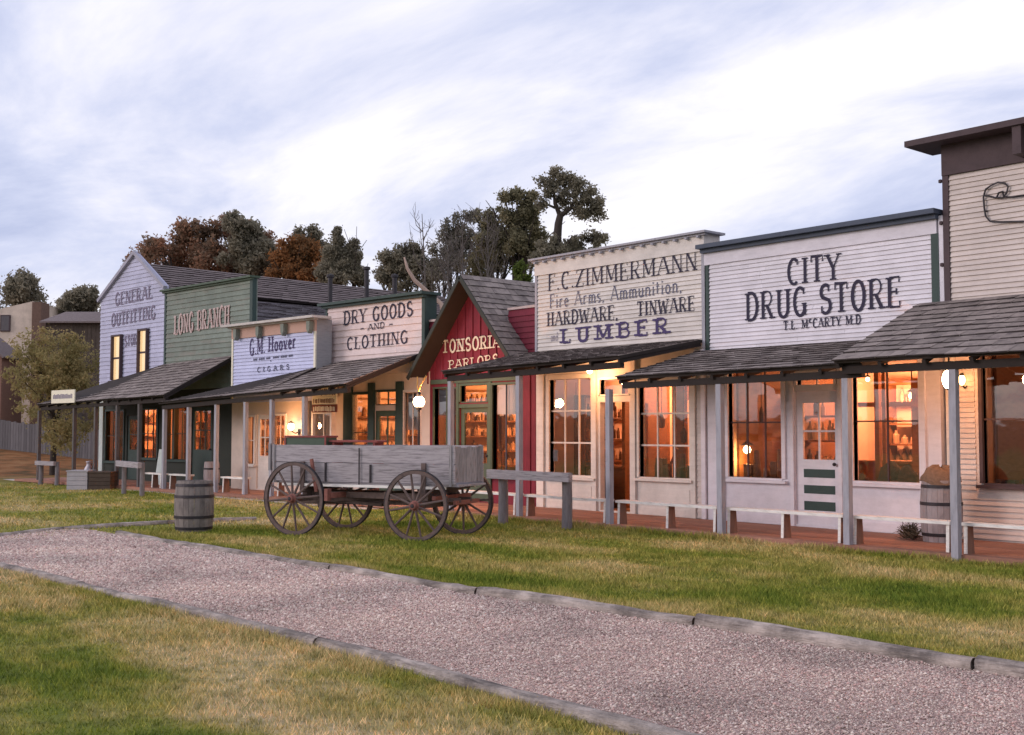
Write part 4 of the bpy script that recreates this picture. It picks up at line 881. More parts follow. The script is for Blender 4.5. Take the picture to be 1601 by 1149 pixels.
# stacked notice boards between the saloon and the dry goods store
nb_ = thing('notice_boards', 'stack of three cream notice boards with rows of lettering beside the pale blue saloon', 'sign', LF.w(0, 0), LF.r)
for i, (ya, yb_) in enumerate(((606, 620), (621, 632), (633, 645))):
    x0_, z1_ = LF.hit(488, ya, -.72); x1_, z0_ = LF.hit(526, yb_, -.72); b = MB(); b.box(x0_, x1_, -.72, -.69, z0_+.01, z1_); o = b.build('board', CREAMP if i < 2 else M('dark_red_board', (.16,.05,.045), .8), nb_)
    k = MB()
    xx = x0_+.05
    while xx < x1_-.08: w_ = random.uniform(.02, .05); k.box(xx, xx+w_, -.7225, -.7201, z0_+.03+random.uniform(0,.02), z1_-.03-random.uniform(0,.03)); xx += w_+random.uniform(.015, .04)
    k.build('lettering', M('dark_red_paint', (.12,.03,.03), .8) if i < 2 else CREAMP, o)

# ---- sage green saloon
lx0, lx1 = LF.hit(258, 500)[0], hx0-.012; lz1 = (LF.hit(258, 462)[1]+LF.hit(386, 430)[1])/2
lx1v = lx1
T = fthing('green_saloon', 'sage green boarded saloon with outlined rose lettering and dark green corner board', 'store building', LF, (lx0+lx1)/2)
false_front(T, LF, lx0, lx1, 2.75, lz1, SAGE, 0, SAGE, DGREEN, MGREEN, ch=.10, proj=.15, corner=.10, over=.08, ret=.15, e=.14)
lettering(T, LF, 'LONG BRANCH', (272, 523), (358.6, 507.5), 29, M('sign_paint_rose', (.52,.41,.39), .85, .35, 14), .20, .12, serif=.13, off=-.032)
lettering(T, LF, 'LONG BRANCH', (273.2, 522.4), (359.6, 507.6), 28, M('sign_paint_rust', (.22,.12,.10), .8), .05, .04, serif=0, off=-.037)
e1 = rect(LF, 274, 638, 292, 718); e2 = rect(LF, 300, 636, 330, 775); e2 = (e2[0], e2[1], ZB+.02, e2[3]); e0 = rect(LF, 262, 640, 270, 718)
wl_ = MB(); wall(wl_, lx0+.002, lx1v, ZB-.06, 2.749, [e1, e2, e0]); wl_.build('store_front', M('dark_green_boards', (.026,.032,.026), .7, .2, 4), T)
window(T, *e1, 2, 2, DGREEN, casing=.05); window(T, *e0, 1, 2, DGREEN, casing=.04)
door(T, e2[0]+.003, e2[1]-.003, e2[2], e2[3]-.003, DGREEN, e2[0]+.12, e2[1]-.12, 1.05, e2[3]-.12, 3, 2)
body(T, lx0, lx1v, 3.3, 12, MATS['grey_side_boards'], ceil=2.7)
side_shelf(LF, lx0+.15, .6, 3.2, 2.3, 5, 'shelves of bottles along the left wall of the sage green saloon')
glow_divider(T, (e1[0]-.5, e1[0]-.2, 1.2, 1.3, ZB+.004, 2.69), (e2[0]-1.2, e2[0]-.1, 1.9, 2.0, ZB+.004, 1.9), (e1[1]-.3, e1[1]+.1, 1.6, 1.7, ZB+.004, 2.69))
counter(LF, lx0+.8, lx1v-.4, 2.8, 3.4, 'long dark bar counter inside the sage green saloon', 1.1)
lamp('store_light', LF.w((lx0+lx1)/2, 2.0, 2.3), 330, (1,.32,.10), .12)
display(LF, e1, .4, 'dark row of bottles in the window of the sage green saloon', .9, .5)
# shed roof behind the fronts
rr = MB(); z_ = LF.hit(257, 447)[1]-.20
slab(rr, (gx0_+.9, .5, 3.3), (gx0_+.9, 12, 3.3), (lx0+.02, 12, z_), (lx0+.02, .5, z_), .06, .0); rr.build('roof_deck', DECK, T)
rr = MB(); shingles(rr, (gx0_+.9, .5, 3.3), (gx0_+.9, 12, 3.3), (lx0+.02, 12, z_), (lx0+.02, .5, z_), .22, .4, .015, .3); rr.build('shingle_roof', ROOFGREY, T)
for px, yb_, yt in ((516, 469, 433), (573, 466, 421), (617, 456, 433)):
    d = 33.5; p = at_depth(px, yb_, d); q = at_depth(px, yt, d); mb = MB(); h_ = q.z-p.z
    mb.tube([(0,0,-.8),(0,0,h_)], .07, 10); mb.lathe([(.07,h_-.02),(.11,h_),(.11,h_+.07),(0,h_+.1)], 10); o = mb.build('stovepipe', IRON); o.location = p
    tag(o, {516: 'short black stovepipe furthest left on the grey roofs', 573: 'tall thick black stovepipe on the grey roof above the dry goods sign', 617: 'thin black stovepipe on the grey roof nearest the red gable'}[px], 'chimney pipe', 'stovepipes on the grey roofs')

# ---- general store with gable front
ox0, ox1 = LF.hit(157, 540)[0], lx0-.01; oxm = LF.hit(213, 400)[0]; oze = LF.hit(157, 468)[1]; ozp = LF.hit(213, 396)[1]; ozr = LF.hit(257, 447)[1]
T = fthing('general_store', 'pale lavender boarded general store with pointed gable and two tall lit upstairs windows', 'store building', LF, oxm)
def xl(z): return ox0 if z < oze else ox0+(oxm-ox0)*(z-oze)/(ozp-oze)
def xr(z): return ox1 if z < ozr else ox1+(oxm-ox1)*(z-ozr)/(ozp-ozr)
bk = MB(); bk.prism([(ox0, 2.6), (ox1, 2.6), (ox1, ozr), (oxm, ozp), (ox0, oze)], .001, .12); bk.build('front_wall', GOLAV, T)
sb = MB(); siding(sb, 2.6, ozp-.02, xl, xr, .13); sb.build('siding', GOLAV, T)
vg = MB(); vg.bar((ox0-.08, -.05, oze-.06), (oxm, -.05, ozp+.02), .12, .1); vg.bar((oxm, -.053, ozp+.02), (ox1+.08, -.053, ozr-.06), .12, .1); vg.build('rake_board', M('grey_rake_board', (.36,.35,.42), .8), T)
lettering(T, LF, 'GENERAL', (180, 478), (238, 466), 19, FADEP, .2, .09)
lettering(T, LF, 'OUTFITTING', (174, 510.5), (242.6, 497.5), 19, FADEP, .2, .09)
lettering(T, LF, 'STORE', (194.5, 542), (218, 537.3), 16, FADEP, .18, .09)
LITP = emit('lit_blind', (1, .66, .34), .95)
for a, b, c, d in ((180, 527, 191, 594), (221, 518, 232, 585)):
    q = rect(LF, a, b, c, d); window(T, *q, 1, 2, BROWN, y=-.085, casing=.055, mt=.06)
    bl3 = MB(); bl3.quad((q[0],-.004,q[2]),(q[1],-.004,q[2]),(q[1],-.004,q[3]),(q[0],-.004,q[3])); bl3.v = [(x, -.0285, z) for x, y, z in bl3.v]; bl3.build('lit_blind', LITP, T)
f1 = rect(LF, 167, 643, 193, 720); f2 = rect(LF, 221, 641, 246, 715); f3 = rect(LF, 199, 650, 216, 760); f3 = (f3[0], f3[1], ZB+.02, f3[3])
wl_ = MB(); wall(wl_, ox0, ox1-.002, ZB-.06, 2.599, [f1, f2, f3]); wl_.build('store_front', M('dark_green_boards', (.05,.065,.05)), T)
window(T, *f1, 3, 2, DGREEN, casing=.05); window(T, *f2, 3, 2, DGREEN, casing=.05); door(T, f3[0]+.003, f3[1]-.003, f3[2], f3[3]-.003, DGREEN, f3[0]+.12, f3[1]-.12, 1.0, f3[3]-.12, 1, 2)
cb = MB(); x = LF.hit(157, 700)[0]; cb.box(x, x+.24, -.06, 0, ZB, 2.58); cb.build('corner_post', M('pale_mint_paint', (.52,.58,.56), .7), T)
body(T, ox0, ox1, oze-.3, 12.4, GOLAV, ceil=2.55)
rs, rd_ = MB(), MB(); pk = ozp-.28
sl, sr = (pk-oze+.1)/(oxm-ox0+.1), (pk-ozr+.1)/(ox1-oxm+.1)
A, B, C, D = (ox1+.1, .13, ozr-.1), (ox1+.1, 12.6, ozr-.1), (oxm, 12.6, pk), (oxm, .13, pk); shingles(rs, A, B, C, D, .2, .3, .018, .4); slab(rd_, A, B, C, D, .06)
A, B, C, D = (ox0-.1, 12.6, oze-.1), (ox0-.1, .13, oze-.1), (oxm, .13, pk), (oxm, 12.6, pk); shingles(rs, A, B, C, D, .2, .3, .018, .4); slab(rd_, A, B, C, D, .06)
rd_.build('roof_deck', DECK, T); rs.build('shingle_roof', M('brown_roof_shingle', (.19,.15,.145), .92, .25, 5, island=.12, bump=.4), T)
gb = MB(); gb.prism([(ox0, oze-.3), (ox1, oze-.3), (oxm, pk-.1)], 12.3, 12.4); gb.build('back_gable', GOLAV, T)
side_shelf(LF, ox0+.15, .6, 3.2, 2.3, 5, 'shelves of goods along the left wall of the general store')
glow_divider(T, (f1[0]+.1, f1[0]+.4, 1.0, 1.1, ZB+.004, 2.54), (f3[0]-1.0, f3[0]+.1, 1.5, 1.6, ZB+.004, 2.54), (f2[0]-.9, f2[0]-.3, 1.3, 1.4, ZB+.004, 1.8), (f2[0]-.2, f2[0]+.15, 1.1, 1.2, ZB+.004, 2.54), (f1[0]-.3, f2[0]+.2, 1.8, 1.9, 1.0, 1.15))
lamp('store_light', LF.w(oxm, 2.0, 2.2), 380, (1,.32,.10), .12)

display(LF, f1, .4, 'dark jumble of wares in the left shop window of the general store', .95, .7, hang=3); display(LF, f2, .4, 'dark jumble of wares in the right shop window of the general store', .95, .8, hang=3)
# ================================================================== PORCHES
px_ = lambda fr, px, off, py=700: fr.hit(px, py, off)[0]
# right: drug store, corner store, hardware store
e0x, e1x = px_(RF, 953, -2.0), px_(RF, 1326, -2.1)
porch('low shingled porch in front of the white drug store', RF, -1.95, dx0-.12, dx1+.05, RF.hit(1080, 594, -2.07)[1]+.10, RF.hit(1328, 580, -2.07)[1]+.10, 2.95, 2.95, [px_(RF, 953, -1.95), px_(RF, 1127, -1.95), px_(RF, 1324, -1.95)])
porch('steep shingled porch on the tan corner store at the right edge of the photo', RF, -2.05, dx1-.28, rx1, RF.hit(1420, 569, -2.2)[1]+.10, RF.hit(1590, 560, -2.2)[1]+.10, RF.hit(1448, 474)[1], RF.hit(1448, 474)[1], [px_(RF, 1492, -2.05), px_(RF, 1492, -2.05)+2.6], she=.215, shw=.2, oh=.16)
porch('shallow shingled porch in front of the cream hardware store', RF, -1.95, px_(RF, 699, -1.95), zx1-.05, RF.hit(720, 585, -2.07)[1]+.07, RF.hit(940, 565, -2.07)[1]+.07, 3.14, 3.14, [px_(RF, 705, -1.95), px_(RF, 812, -1.95)])
# left: dry goods + blue saloon, then green saloon + general store
ey = lambda px, py, off: LF.hit(px, py, off)[1]
p2l, p2r = px_(LF, 250, -2.0), px_(LF, 529, -2.0)
hxw = LF.hit(497, 574, -.63); hxl = LF.hit(361, 608, -.63)
porch('sagging shingled porch in front of the pale blue saloon and the dry goods store', LF, -1.95, p2l, gx1_-.15, ey(250, 629, -2.07), LF.hit(529, 600, -2.07)[1], LF.hit(512, 567)[1], LF.hit(653, 553)[1], [px_(LF, p, -1.95) for p in (257, 295, 338, 384, 425, 476)], hip=(hx1+.02, hxl[1]-(hxw[1]-hxl[1])/(hxw[0]-hxl[0])*(hxl[0]-p2l)*.5), hip_off=-.63, hip_top=hxw[1], pr=.045)
p1l, p1r = px_(LF, 58, -2.1), px_(LF, 256, -2.1)
porch('long shingled porch in front of the general store and the sage green saloon', LF, -2.0, p1l, p1r, ey(58, 632, -2.12), ey(256, 617, -2.12), LF.hit(256, 570)[1], LF.hit(359, 556)[1], [px_(LF, p, -2.0) for p in (61, 116, 149, 183, 218)], hip=(LF.hit(256, 570)[0], LF.hit(157, 604)[1]), pr=.045, pmat=M('dark_post_wood', (.11,.10,.10), .85, .3, 8))
ts = thing('small_sign', 'small white sign standing on the porch roof at the far left', 'sign', LF.w(LF.hit(98, 620, -2.2)[0], -2.2, ey(98, 629, -2.2)), LF.r); w_ = (LF.hit(116, 620, -2.2)[0]-LF.hit(80, 620, -2.2)[0])/2; h_ = .36
mb = MB(); mb.box(-w_, w_, 0, .03, -.02, h_); mb.build('sign_board', CREAMP, ts); mb = MB(); xx = -w_+.12
while xx < w_-.16: q = random.uniform(.03, .06); mb.box(xx, xx+q, -.003, -.0005, h_*.3, h_*.3+random.uniform(.1, .14)); xx += q+.02
mb.build('lettering', FADEP, ts)

# ================================================================== BENCHES along the boardwalk edge
def bench(fr, x0, x1, y, label, legs, h=.47, d=.20, mat=BENCHW):
    xc = (x0+x1)/2; t = fthing('plank_bench', label, 'bench', fr, xc, 'plank benches along the boardwalk')
    s_ = MB(); s_.box(x0, x1, y, y+d, h-.04, h); s_.build('seat', mat, t)
    for x in legs:
        l = MB(); l.hexa([(x-.02,y+.01,.02),(x+.02,y+.01,.02),(x+.02,y+d-.0,.02),(x-.02,y+d-.0,.02),(x-.02,y+.03,h-.041),(x+.02,y+.03,h-.041),(x+.02,y+d-.03,h-.041),(x-.02,y+d-.03,h-.041)]); lo = l.build('leg', BENCHB, t); l = MB(); l.hexa([(x-.021,y+.002,.02),(x+.021,y+.002,.02),(x+.021,y+.014,.02),(x-.021,y+.014,.02),(x-.021,y+.022,h-.041),(x+.021,y+.022,h-.041),(x+.021,y+.034,h-.041),(x-.021,y+.034,h-.041)]); l.build('painted_edge', mat, lo)
    return t
def bpx(fr, off, a, b, legs, label, **k): bench(fr, px_(fr, a, off, 790), px_(fr, b, off, 790), off, label, [px_(fr, q, off, 810) for q in legs], **k)
BO = -1.88
bpx(RF, BO, 1502, 1690, (1508, 1684), 'plank bench at the right edge of the photo in front of the tan corner store')
bpx(RF, BO, 1332, 1484, (1335, 1480), 'plank bench in front of the porch barrel and the right drug store window')
bpx(RF, BO, 1134, 1317, (1138, 1222, 1311), 'long plank bench in front of the drug store door with a middle leg')
bpx(RF, BO, 962, 1120, (966, 1042, 1116), 'plank bench in front of the right hardware store window')
bpx(RF, BO, 819, 947, (823, 944), 'plank bench behind the right post of the hitching rail in front of the hardware store')
bpx(RF, BO, 715, 806, (719, 803), 'plank bench behind the front wheels of the wagon in front of the barber shop')
bpx(LF, BO, 430, 520, (433, 516), 'plank bench behind the rear wheels of the wagon')
bpx(LF, BO, 344, 381, (347, 378), 'plank bench right of the foreground barrel in front of the pale blue saloon')
bpx(LF, BO, 262, 292, (264, 290), 'plank bench behind the foreground barrel in front of the sage green saloon')
bpx(LF, BO, 222, 252, (236, 249), 'plank bench right of the left hitching rail')

# ================================================================== HITCHING RAILS
def hitch(p0, p1, hgt, r, label, ext=.22, hh=.14):
    c = (p0+p1)/2; d = p1-p0; a = math.atan2(d.y, d.x); w = d.length/2; t = thing('hitching_rail', label, 'hitching rail', (c.x, c.y, 0), a)
    b = MB(); b.hexa([(-w-ext,-.05,hgt-hh),(w+ext,-.045,hgt-hh-.01),(w+ext,.05,hgt-hh-.01),(-w-ext,.05,hgt-hh),(-w-ext,-.05,hgt),(w+ext,-.045,hgt-.015),(w+ext,.05,hgt-.015),(-w-ext,.05,hgt)]); b.build('rail', GREYWOOD, t)
    for x in (-w, w): q = MB(); q.tube([(x,.06+r,-.1),(x+.01,.06+r,hgt*.5),(x,.06+r,hgt-.02)], [r*1.05, r*.97, r*.95], 12); q.build('post', LOG, t)
hitch(gnd(777, 821), gnd(877, 829), .93, .085, 'weathered hitching rail on two thick log posts in front of the hardware store', .20, .15)
hitch(gnd(186, 772), gnd(214, 776), .83, .06, 'pale hitching rail in front of the green and lavender stores', .16, .14)
hitch(gnd(57.5, 758), gnd(83, 759), .70, .07, 'dark low hitching rail at the far left beside the path', .05, .12)

# ================================================================== BARRELS
def barrel(loc, R, h, label, mat=BARREL, hoops=(.08,.30,.70,.92), bulge=1.12, lid=True):
    t = thing('wooden_barrel', label, 'barrel', loc, random.random()*6)
    prof = lambda z: R*(1/bulge+(1-1/bulge)*(1-((z/h-.5)/.5)**2)); ns = 22; sv = MB()
    for k in range(ns):
        a0, a1 = 2*math.pi*k/ns, 2*math.pi*(k+1)/ns-.012; vs, fs = [], []; zs = [h*i/10 for i in range(11)]; jj = random.uniform(-.003, .003)
        for z in zs:
            r = prof(z)+jj
            for a in (a0, (a0+a1)/2, a1): vs.append((r*math.cos(a), r*math.sin(a), z))
            vs.append(((r-.03)*math.cos(a1), (r-.03)*math.sin(a1), z)); vs.append(((r-.03)*math.cos(a0), (r-.03)*math.sin(a0), z))
        for i in range(10):
            for q in range(5): fs.append((i*5+q, i*5+(q+1)%5, (i+1)*5+(q+1)%5, (i+1)*5+q))
        fs += [(50,51,52,53,54)]; sv.add(vs, fs)
    sv.build('stave', mat, t)
    for f in hoops:
        z = h*f; hw = .022; hp = MB(); hp.lathe([(prof(z-hw)-.01,z-hw),(prof(z-hw)+.007,z-hw),(prof(z+hw)+.007,z+hw),(prof(z+hw)-.01,z+hw)], 44); hp.build('hoop', IRON, t)
    if lid: l = MB(); l.lathe([(0,h-.05),(prof(h)-.025,h-.05)], 32); l.build('barrel_head', ENDWOOD, t)
    return t
p = gnd(303, 831); barrel(p, .305, .80, 'weathered grey wooden barrel standing alone on the grass left of the wagon')
x, z = RF.hit(1470, 700, -.62); pb = RF.w(x, -.62, ZB)
barrel(pb, .272, .83, 'pale wooden barrel covered with brown sacking on the boardwalk by the corner store', M('pale_staves', (.34,.29,.29), .88, .35, 7, (1,1,.5), island=.2, bump=.4), (.12,.62,.9))
bg = MB(); n = 16; prof = [(.02,.17),(.12,.165),(.20,.13),(.25,.06),(.285,.0),(.29,-.05)]; vs, fs = [], []
for r, zz in prof:
    for k in range(n): t_ = 2*math.pi*k/n; q = random.uniform(.92, 1.06); vs.append((math.cos(t_)*r*q, math.sin(t_)*r*q, zz+random.uniform(-.015,.015)+.02*math.sin(t_*2)))
for i in range(len(prof)-1):
    for k in range(n): fs.append((i*n+k, i*n+(k+1)%n, (i+1)*n+(k+1)%n, (i+1)*n+k))
fs.append(tuple(range(n))); bg.add(vs, fs); o = bg.build('burlap_sack', BURLAP, None, True); o.location = pb+Vector((0,0,.84)); o.scale = (.92,.92,1); tag(o, 'brown burlap sack lying over the top of the porch barrel', 'sack')
p = LF.w(px_(LF, 331, -1.3, 740), -1.3, ZB); barrel(p, .20, .70, 'small pale barrel on the boardwalk behind the foreground barrel', MATS['pale_staves'], (.2,.75))
# tumbleweed beside the porch barrel
tw = MB(); c0 = RF.w(RF.hit(1425, 820, -.75)[0], -.75, ZB)
for i in range(170):
    a, b = random.uniform(0, 6.28), random.uniform(0, 1.5); d = Vector((math.cos(a)*math.cos(b), math.sin(a)*math.cos(b), math.sin(b))); r = random.uniform(.16, .30); q = Vector((random.uniform(-.05,.05), random.uniform(-.05,.05), .03)); k = d.cross(Vector((random.random(),random.random(),1)))*.08
    tw.tube([q, q+d*r*.6+k, q+Vector((d.x*r*1.05, d.y*r*1.05, d.z*r*.85))], [.005,.004,.002], 4, False)
o = tw.build('tumbleweed', TWIG); o.location = c0; tag(o, 'dark dry tumbleweed lying beside the porch barrel on the boardwalk', 'tumbleweed')
# crates and boxes by the left hitching rails
def crate(px0, px1, pyb, pyt, label, mat, name='wooden_crate', dep=.6):
    p, q = gnd(px0, pyb), gnd(px1, pyb); d = q-p; w = d.length; h = EYE+(at_depth(px0, pyt, (p-CAM).dot(F0)).z-EYE); t = thing(name, label, 'crate', ((p.x+q.x)/2, (p.y+q.y)/2, 0), math.atan2(d.y, d.x))
    b = MB(); n = 4
    for i in range(n): b.box(-w/2, w/2, 0, .03, h*i/n+.004, h*(i+1)/n-.004); b.box(-w/2, w/2, dep-.03, dep, h*i/n+.004, h*(i+1)/n-.004); b.box(-w/2, -w/2+.03, .031, dep-.031, h*i/n+.004, h*(i+1)/n-.004); b.box(w/2-.03, w/2, .031, dep-.031, h*i/n+.004, h*(i+1)/n-.004)
    b.build('side_board', mat, t); l = MB(); l.box(-w/2-.02, w/2+.02, -.02, dep+.02, h+.001, h+.03); l.build('lid', mat, t)
crate(104, 136, 766, 737, 'pale grey crate beside the far left hitching rail', M('pale_crate', (.42,.40,.42), .85, .2, 5))
crate(138, 172, 766, 739, 'dark brown crate right of the pale grey crate', M('brown_crate', (.09,.065,.05), .85, .3, 5, island=.2))
def slab_sign():
    x, z = LF.hit(244, 735, -1.0); t = LF.w(x+.1, -1.0, ZB); b = MB(); b.box(-.16, .16, -.02, .02, .0, .98); o = b.build('leaning_board', M('pale_mint_paint', (.52,.58,.56))); o.location = t; o.rotation_euler = (rad(-8), 0, LF.r); tag(o, 'pale mint board standing on the boardwalk in front of the sage green saloon', 'board')
slab_sign()
x, z = LF.hit(130, 735, -.8); pl = LF.w(x, -.6, ZB); pt = thing('milk_can', 'small pale milk can behind the crates at the far left', 'milk can', pl); mb = MB(); mb.lathe([(0,0),(.15,0),(.16,.3),(.09,.42),(.09,.5),(.12,.53),(0,.56)], 14); mb.build('can_body', M('zinc', (.4,.38,.42), .5, .2, 5, metal=.5), pt, True); mb = MB(); mb.tube([(.15,0,.3),(.21,0,.38),(.12,0,.46)], .012, 6); mb.tube([(-.15,0,.3),(-.21,0,.38),(-.12,0,.46)], .012, 6); mb.build('handle', IRON, pt)

# ================================================================== LANTERNS
GLOW = emit('globe_glow', (1, .70, .42), 26)
def globe(mb, r, sx=1, c=(0,0,0)): mb.lathe([(max(.001, r*sx*math.sin(t)), -r*math.cos(t)) for t in [i*math.pi/12 for i in range(13)]], 18, c)
# lamp post between the barber shop and the dry goods store
lx, lz = RF.hit(655, 628, -1.75); lp = RF.w(lx, -1.75, 0); t = thing('lamp_post', 'slim iron lamp post with a glaring globe in front of the red gable', 'lamp post', lp)
mb = MB(); mb.tube([(0,0,0),(0,0,.25),(0,0,.26),(0,0,lz-.16)], [.07,.06,.028,.024], 10); mb.build('pole', IRON, t)
mb = MB(); globe(mb, .115, 1, (0,0,lz)); mb.build('globe', GLOW, t, True)
mb = MB(); mb.lathe([(0,lz-.17),(.05,lz-.165),(.07,lz-.10)], 12); mb.lathe([(.06,lz+.10),(.05,lz+.16),(.0,lz+.22)], 12); mb.build('lamp_cap', IRON, t)
mb = MB(); mb.tube([(0,0,lz+.2),(.05,0,lz+.32),(.18,.05,lz+.52)], .014, 6); mb.tube([(0,0,lz+.2),(-.06,0,lz+.33),(-.12,.05,lz+.5)], .014, 6); mb.build('bracket', M('brass', (.5,.3,.1), .4, .2, 5, metal=.8), t)
lamp('lamp_post_light', lp+Vector((.0,-.22,lz+.02)), 26, (1,.55,.24), .1); lamp('lamp_post_light', lp+Vector((.0,.25,lz+.05)), 80, (1,.40,.18), .1)
# wall lantern on the blue saloon
lx, lz = LF.hit(455, 667, -.85); t = thing('lantern_or_reflection', 'bright globe lantern on the front of the pale blue saloon', 'lantern', LF.w(lx, -.85, lz), LF.r)
mb = MB(); globe(mb, .085, .9); mb.build('globe', GLOW, t, True); mb = MB(); mb.tube([(0,0,-.09),(0,.12,-.16),(0,.25,-.12)], .014, 6); mb.lathe([(.0,.14),(.09,.09),(.05,.075)], 12); mb.box(-.05,.05,.235,.25,-.2,-.05); mb.build('bracket', IRON, t)
lamp('wall_lantern_light', LF.w(lx, -1.05, lz+.02), 30, (1,.46,.18), .08)
# oval lantern under the corner store porch
lx, lz = RF.hit(1484, 593, -1.2); t = thing('porch_lantern', 'large oval glowing lantern hanging under the porch of the tan corner store', 'lantern', RF.w(lx, -1.2, lz))
mb = MB(); globe(mb, .13, .68); mb.build('globe', GLOW, t, True); mb = MB(); mb.lathe([(.06,.115),(.05,.15),(.012,.17),(.012,.42)], 10); mb.lathe([(0,-.145),(.04,-.13),(.05,-.115)], 10); mb.build('hanger', IRON, t)
lamp('porch_lantern_light', RF.w(lx+.02, -.95, lz+.06), 44, (1,.40,.17), .09)
lx, lz = RF.hit(1504, 594, -.15); t = thing('lantern_or_reflection', 'small glowing stand-in for the lantern reflection on the wall behind the right porch post of the tan corner store', 'lantern', RF.w(lx, -.15, lz))  # globe added where the oval lantern reflects on the wall
mb = MB(); globe(mb, .075, .6); mb.build('globe', emit('reflected_globe_glow', (1,.55,.2), 9), t, True); mb = MB(); mb.tube([(0,0,-.07),(0,.08,-.11),(0,.135,-.08)], .012, 6); mb.lathe([(.04,.06),(.02,.09),(0,.1)], 10); mb.build('bracket', IRON, t)

# ================================================================== THE WAGON
WA, WB = gnd(459, 837), gnd(650, 847); wdv = WB-WA; wang = math.atan2(wdv.y, wdv.x); TR = .66
wc_ = (WA+WB)/2+Vector((-math.sin(wang), math.cos(wang), 0))*TR
WF = Fr(wc_.x, wc_.y, math.degrees(wang)); HB = wdv.length/2
wag = thing('farm_wagon', 'old grey wooden farm wagon with four tall spoked wheels on the grass', 'wagon', WF.o, WF.r)
def wheel(x, y, R, ns, turn=0.0, ph=0.0):
    sgn = -1 if y < 0 else 1; c = Vector((x, y, R)); ca, sa = math.cos(turn), math.sin(turn)
    def tr(p): return (c.x+p[0]*ca-p[1]*sa, c.y+p[0]*sa+p[1]*ca, c.z+p[2])
    mb = MB(); n = 48
    ring = lambda r0, r1, y0, y1: [(r0, y0), (r1, y0), (r1, y1), (r0, y1)]
    def annulus(m_, prof):
        vs, fs = [], []
        for k in range(n):
            t = 2*math.pi*k/n
            for r, yy in prof: vs.append(tr((r*math.cos(t), yy, r*math.sin(t))))
        q = len(prof)
        for k in range(n):
            for j in range(q): fs.append((k*q+j, k*q+(j+1)%q, ((k+1)%n)*q+(j+1)%q, ((k+1)%n)*q+j))
        m_.add(vs, fs)
    annulus(mb, ring(R-.062, R-.011, -.024, .024))
    for k in range(ns):
        t = 2*math.pi*(k+ph)/ns; d = Vector((math.cos(t), 0, math.sin(t)))
        a, m1, b = d*.06+Vector((0, sgn*.03, 0)), d*(R*.45)+Vector((0, sgn*.014, 0)), d*(R-.055)
        mb.tube([tr(a), tr(m1), tr(b)], [.021, .018, .015], 6, False)
    w = mb.build('wheel', WHEELW, wag)
    ty = MB(); annulus(ty, ring(R-.0108, R, -.027, .027)); ty.build('tyre', IRON, w)
    hb = MB(); vs, fs = [], []; prof = [(.0, .115), (.045, .115), (.055, .105), (.058, .06), (.085, .035), (.088, -.03), (.06, -.06), (.055, -.13), (0, -.13)]
    for r, yy in prof:
        for k in range(18): t = 2*math.pi*k/18; vs.append(tr((max(r, .001)*math.cos(t), yy*sgn, max(r, .001)*math.sin(t))))
    for i in range(len(prof)-1):
        for k in range(18): fs.append((i*18+k, i*18+(k+1)%18, (i+1)*18+(k+1)%18, (i+1)*18+k))
    hb.add(vs, fs); hb.build('hub', REDHUB, w)
    cap = MB(); vs = []
    for r, yy in ((.001, .128), (.026, .126), (.03, .1152)):
        for k in range(12): t = 2*math.pi*k/12; vs.append(tr((r*math.cos(t), yy*sgn, r*math.sin(t))))
    cap.add(vs, [(i*12+k, i*12+(k+1)%12, (i+1)*12+(k+1)%12, (i+1)*12+k) for i in range(2) for k in range(12)]); cap.build('axle_nut', IRON, w)
    return w
RR, RFr = .56, .515
wheel(-HB, -TR, RR, 12, 0, .2); wheel(-HB, TR, RR, 12, 0, .55)
tn = rad(4); wheel(HB+TR*math.sin(tn)*-0, -TR, RFr, 12, tn, .35); wheel(HB, TR+.02, RFr, 12, tn, .1)
YN = -.43; YF = .43
bx0, _ = WF.hit(427, 720, YN); bx1, _ = WF.hit(711, 720, YN); bzt = (WF.hit(440, 695, YN)[1]+WF.hit(690, 697.5, YN)[1])/2; bzb = (WF.hit(440, 751, YN)[1]+WF.hit(690, 757, YN)[1])/2
zm = bzb+(bzt-bzb)*.52
def plank(mb, x0, x1, y0, y1, z0, z1, n=14):          # a plank with a slightly worn outline
    vs, fs = [], []
    for i in range(n+1):
        x = x0+(x1-x0)*i/n; a, b = random.uniform(-.004,.004), random.uniform(-.005,.003)
        vs += [(x,y0,z0+a),(x,y1,z0+a),(x,y1,z1+b),(x,y0,z1+b)]
    for i in range(n):
        for j in range(4): fs.append((i*4+j, i*4+(j+1)%4, (i+1)*4+(j+1)%4, (i+1)*4+j))
    fs += [(3,2,1,0), tuple(n*4+j for j in range(4))]; mb.add(vs, fs)
for y0 in (YN, YF-.03):
    sbm = MB(); plank(sbm, bx0, bx1, y0, y0+.03, bzb, zm-.004); plank(sbm, bx0-.02, bx1, y0-.002, y0+.028, zm+.004, bzt); sbm.build('side_board', GREYWOOD, wag)
for x, n_ in ((bx0+.03, 5), (bx1-.035, 5)):
    em = MB()
    for k in range(n_):
        a = YN+.032+(YF-YN-.064)*k/n_; b = YN+.032+(YF-YN-.064)*(k+1)/n_; em.box(x, x+.03, a+.004, b-.004, bzb+.02, bzt-random.uniform(0, .03))
    em.build('end_board', ENDWOOD, wag)
fl = MB()
for k in range(5): a = YN+.03+(YF-YN-.06)*k/5; plank(fl, bx0-.03, bx1+.05, a+.002, a+.168, bzb-.035, bzb-.002)
fl.build('floor_boards', GREYWOOD, wag)
si = MB(); si.box(bx0+.2, bx1-.15, YN-.03, YN+.02, bzb-.075, bzb-.036); si.box(bx0+.2, bx1-.15, YF-.02, YF+.03, bzb-.075, bzb-.036); si.build('sill', BENCHW, wag)
cl = MB()
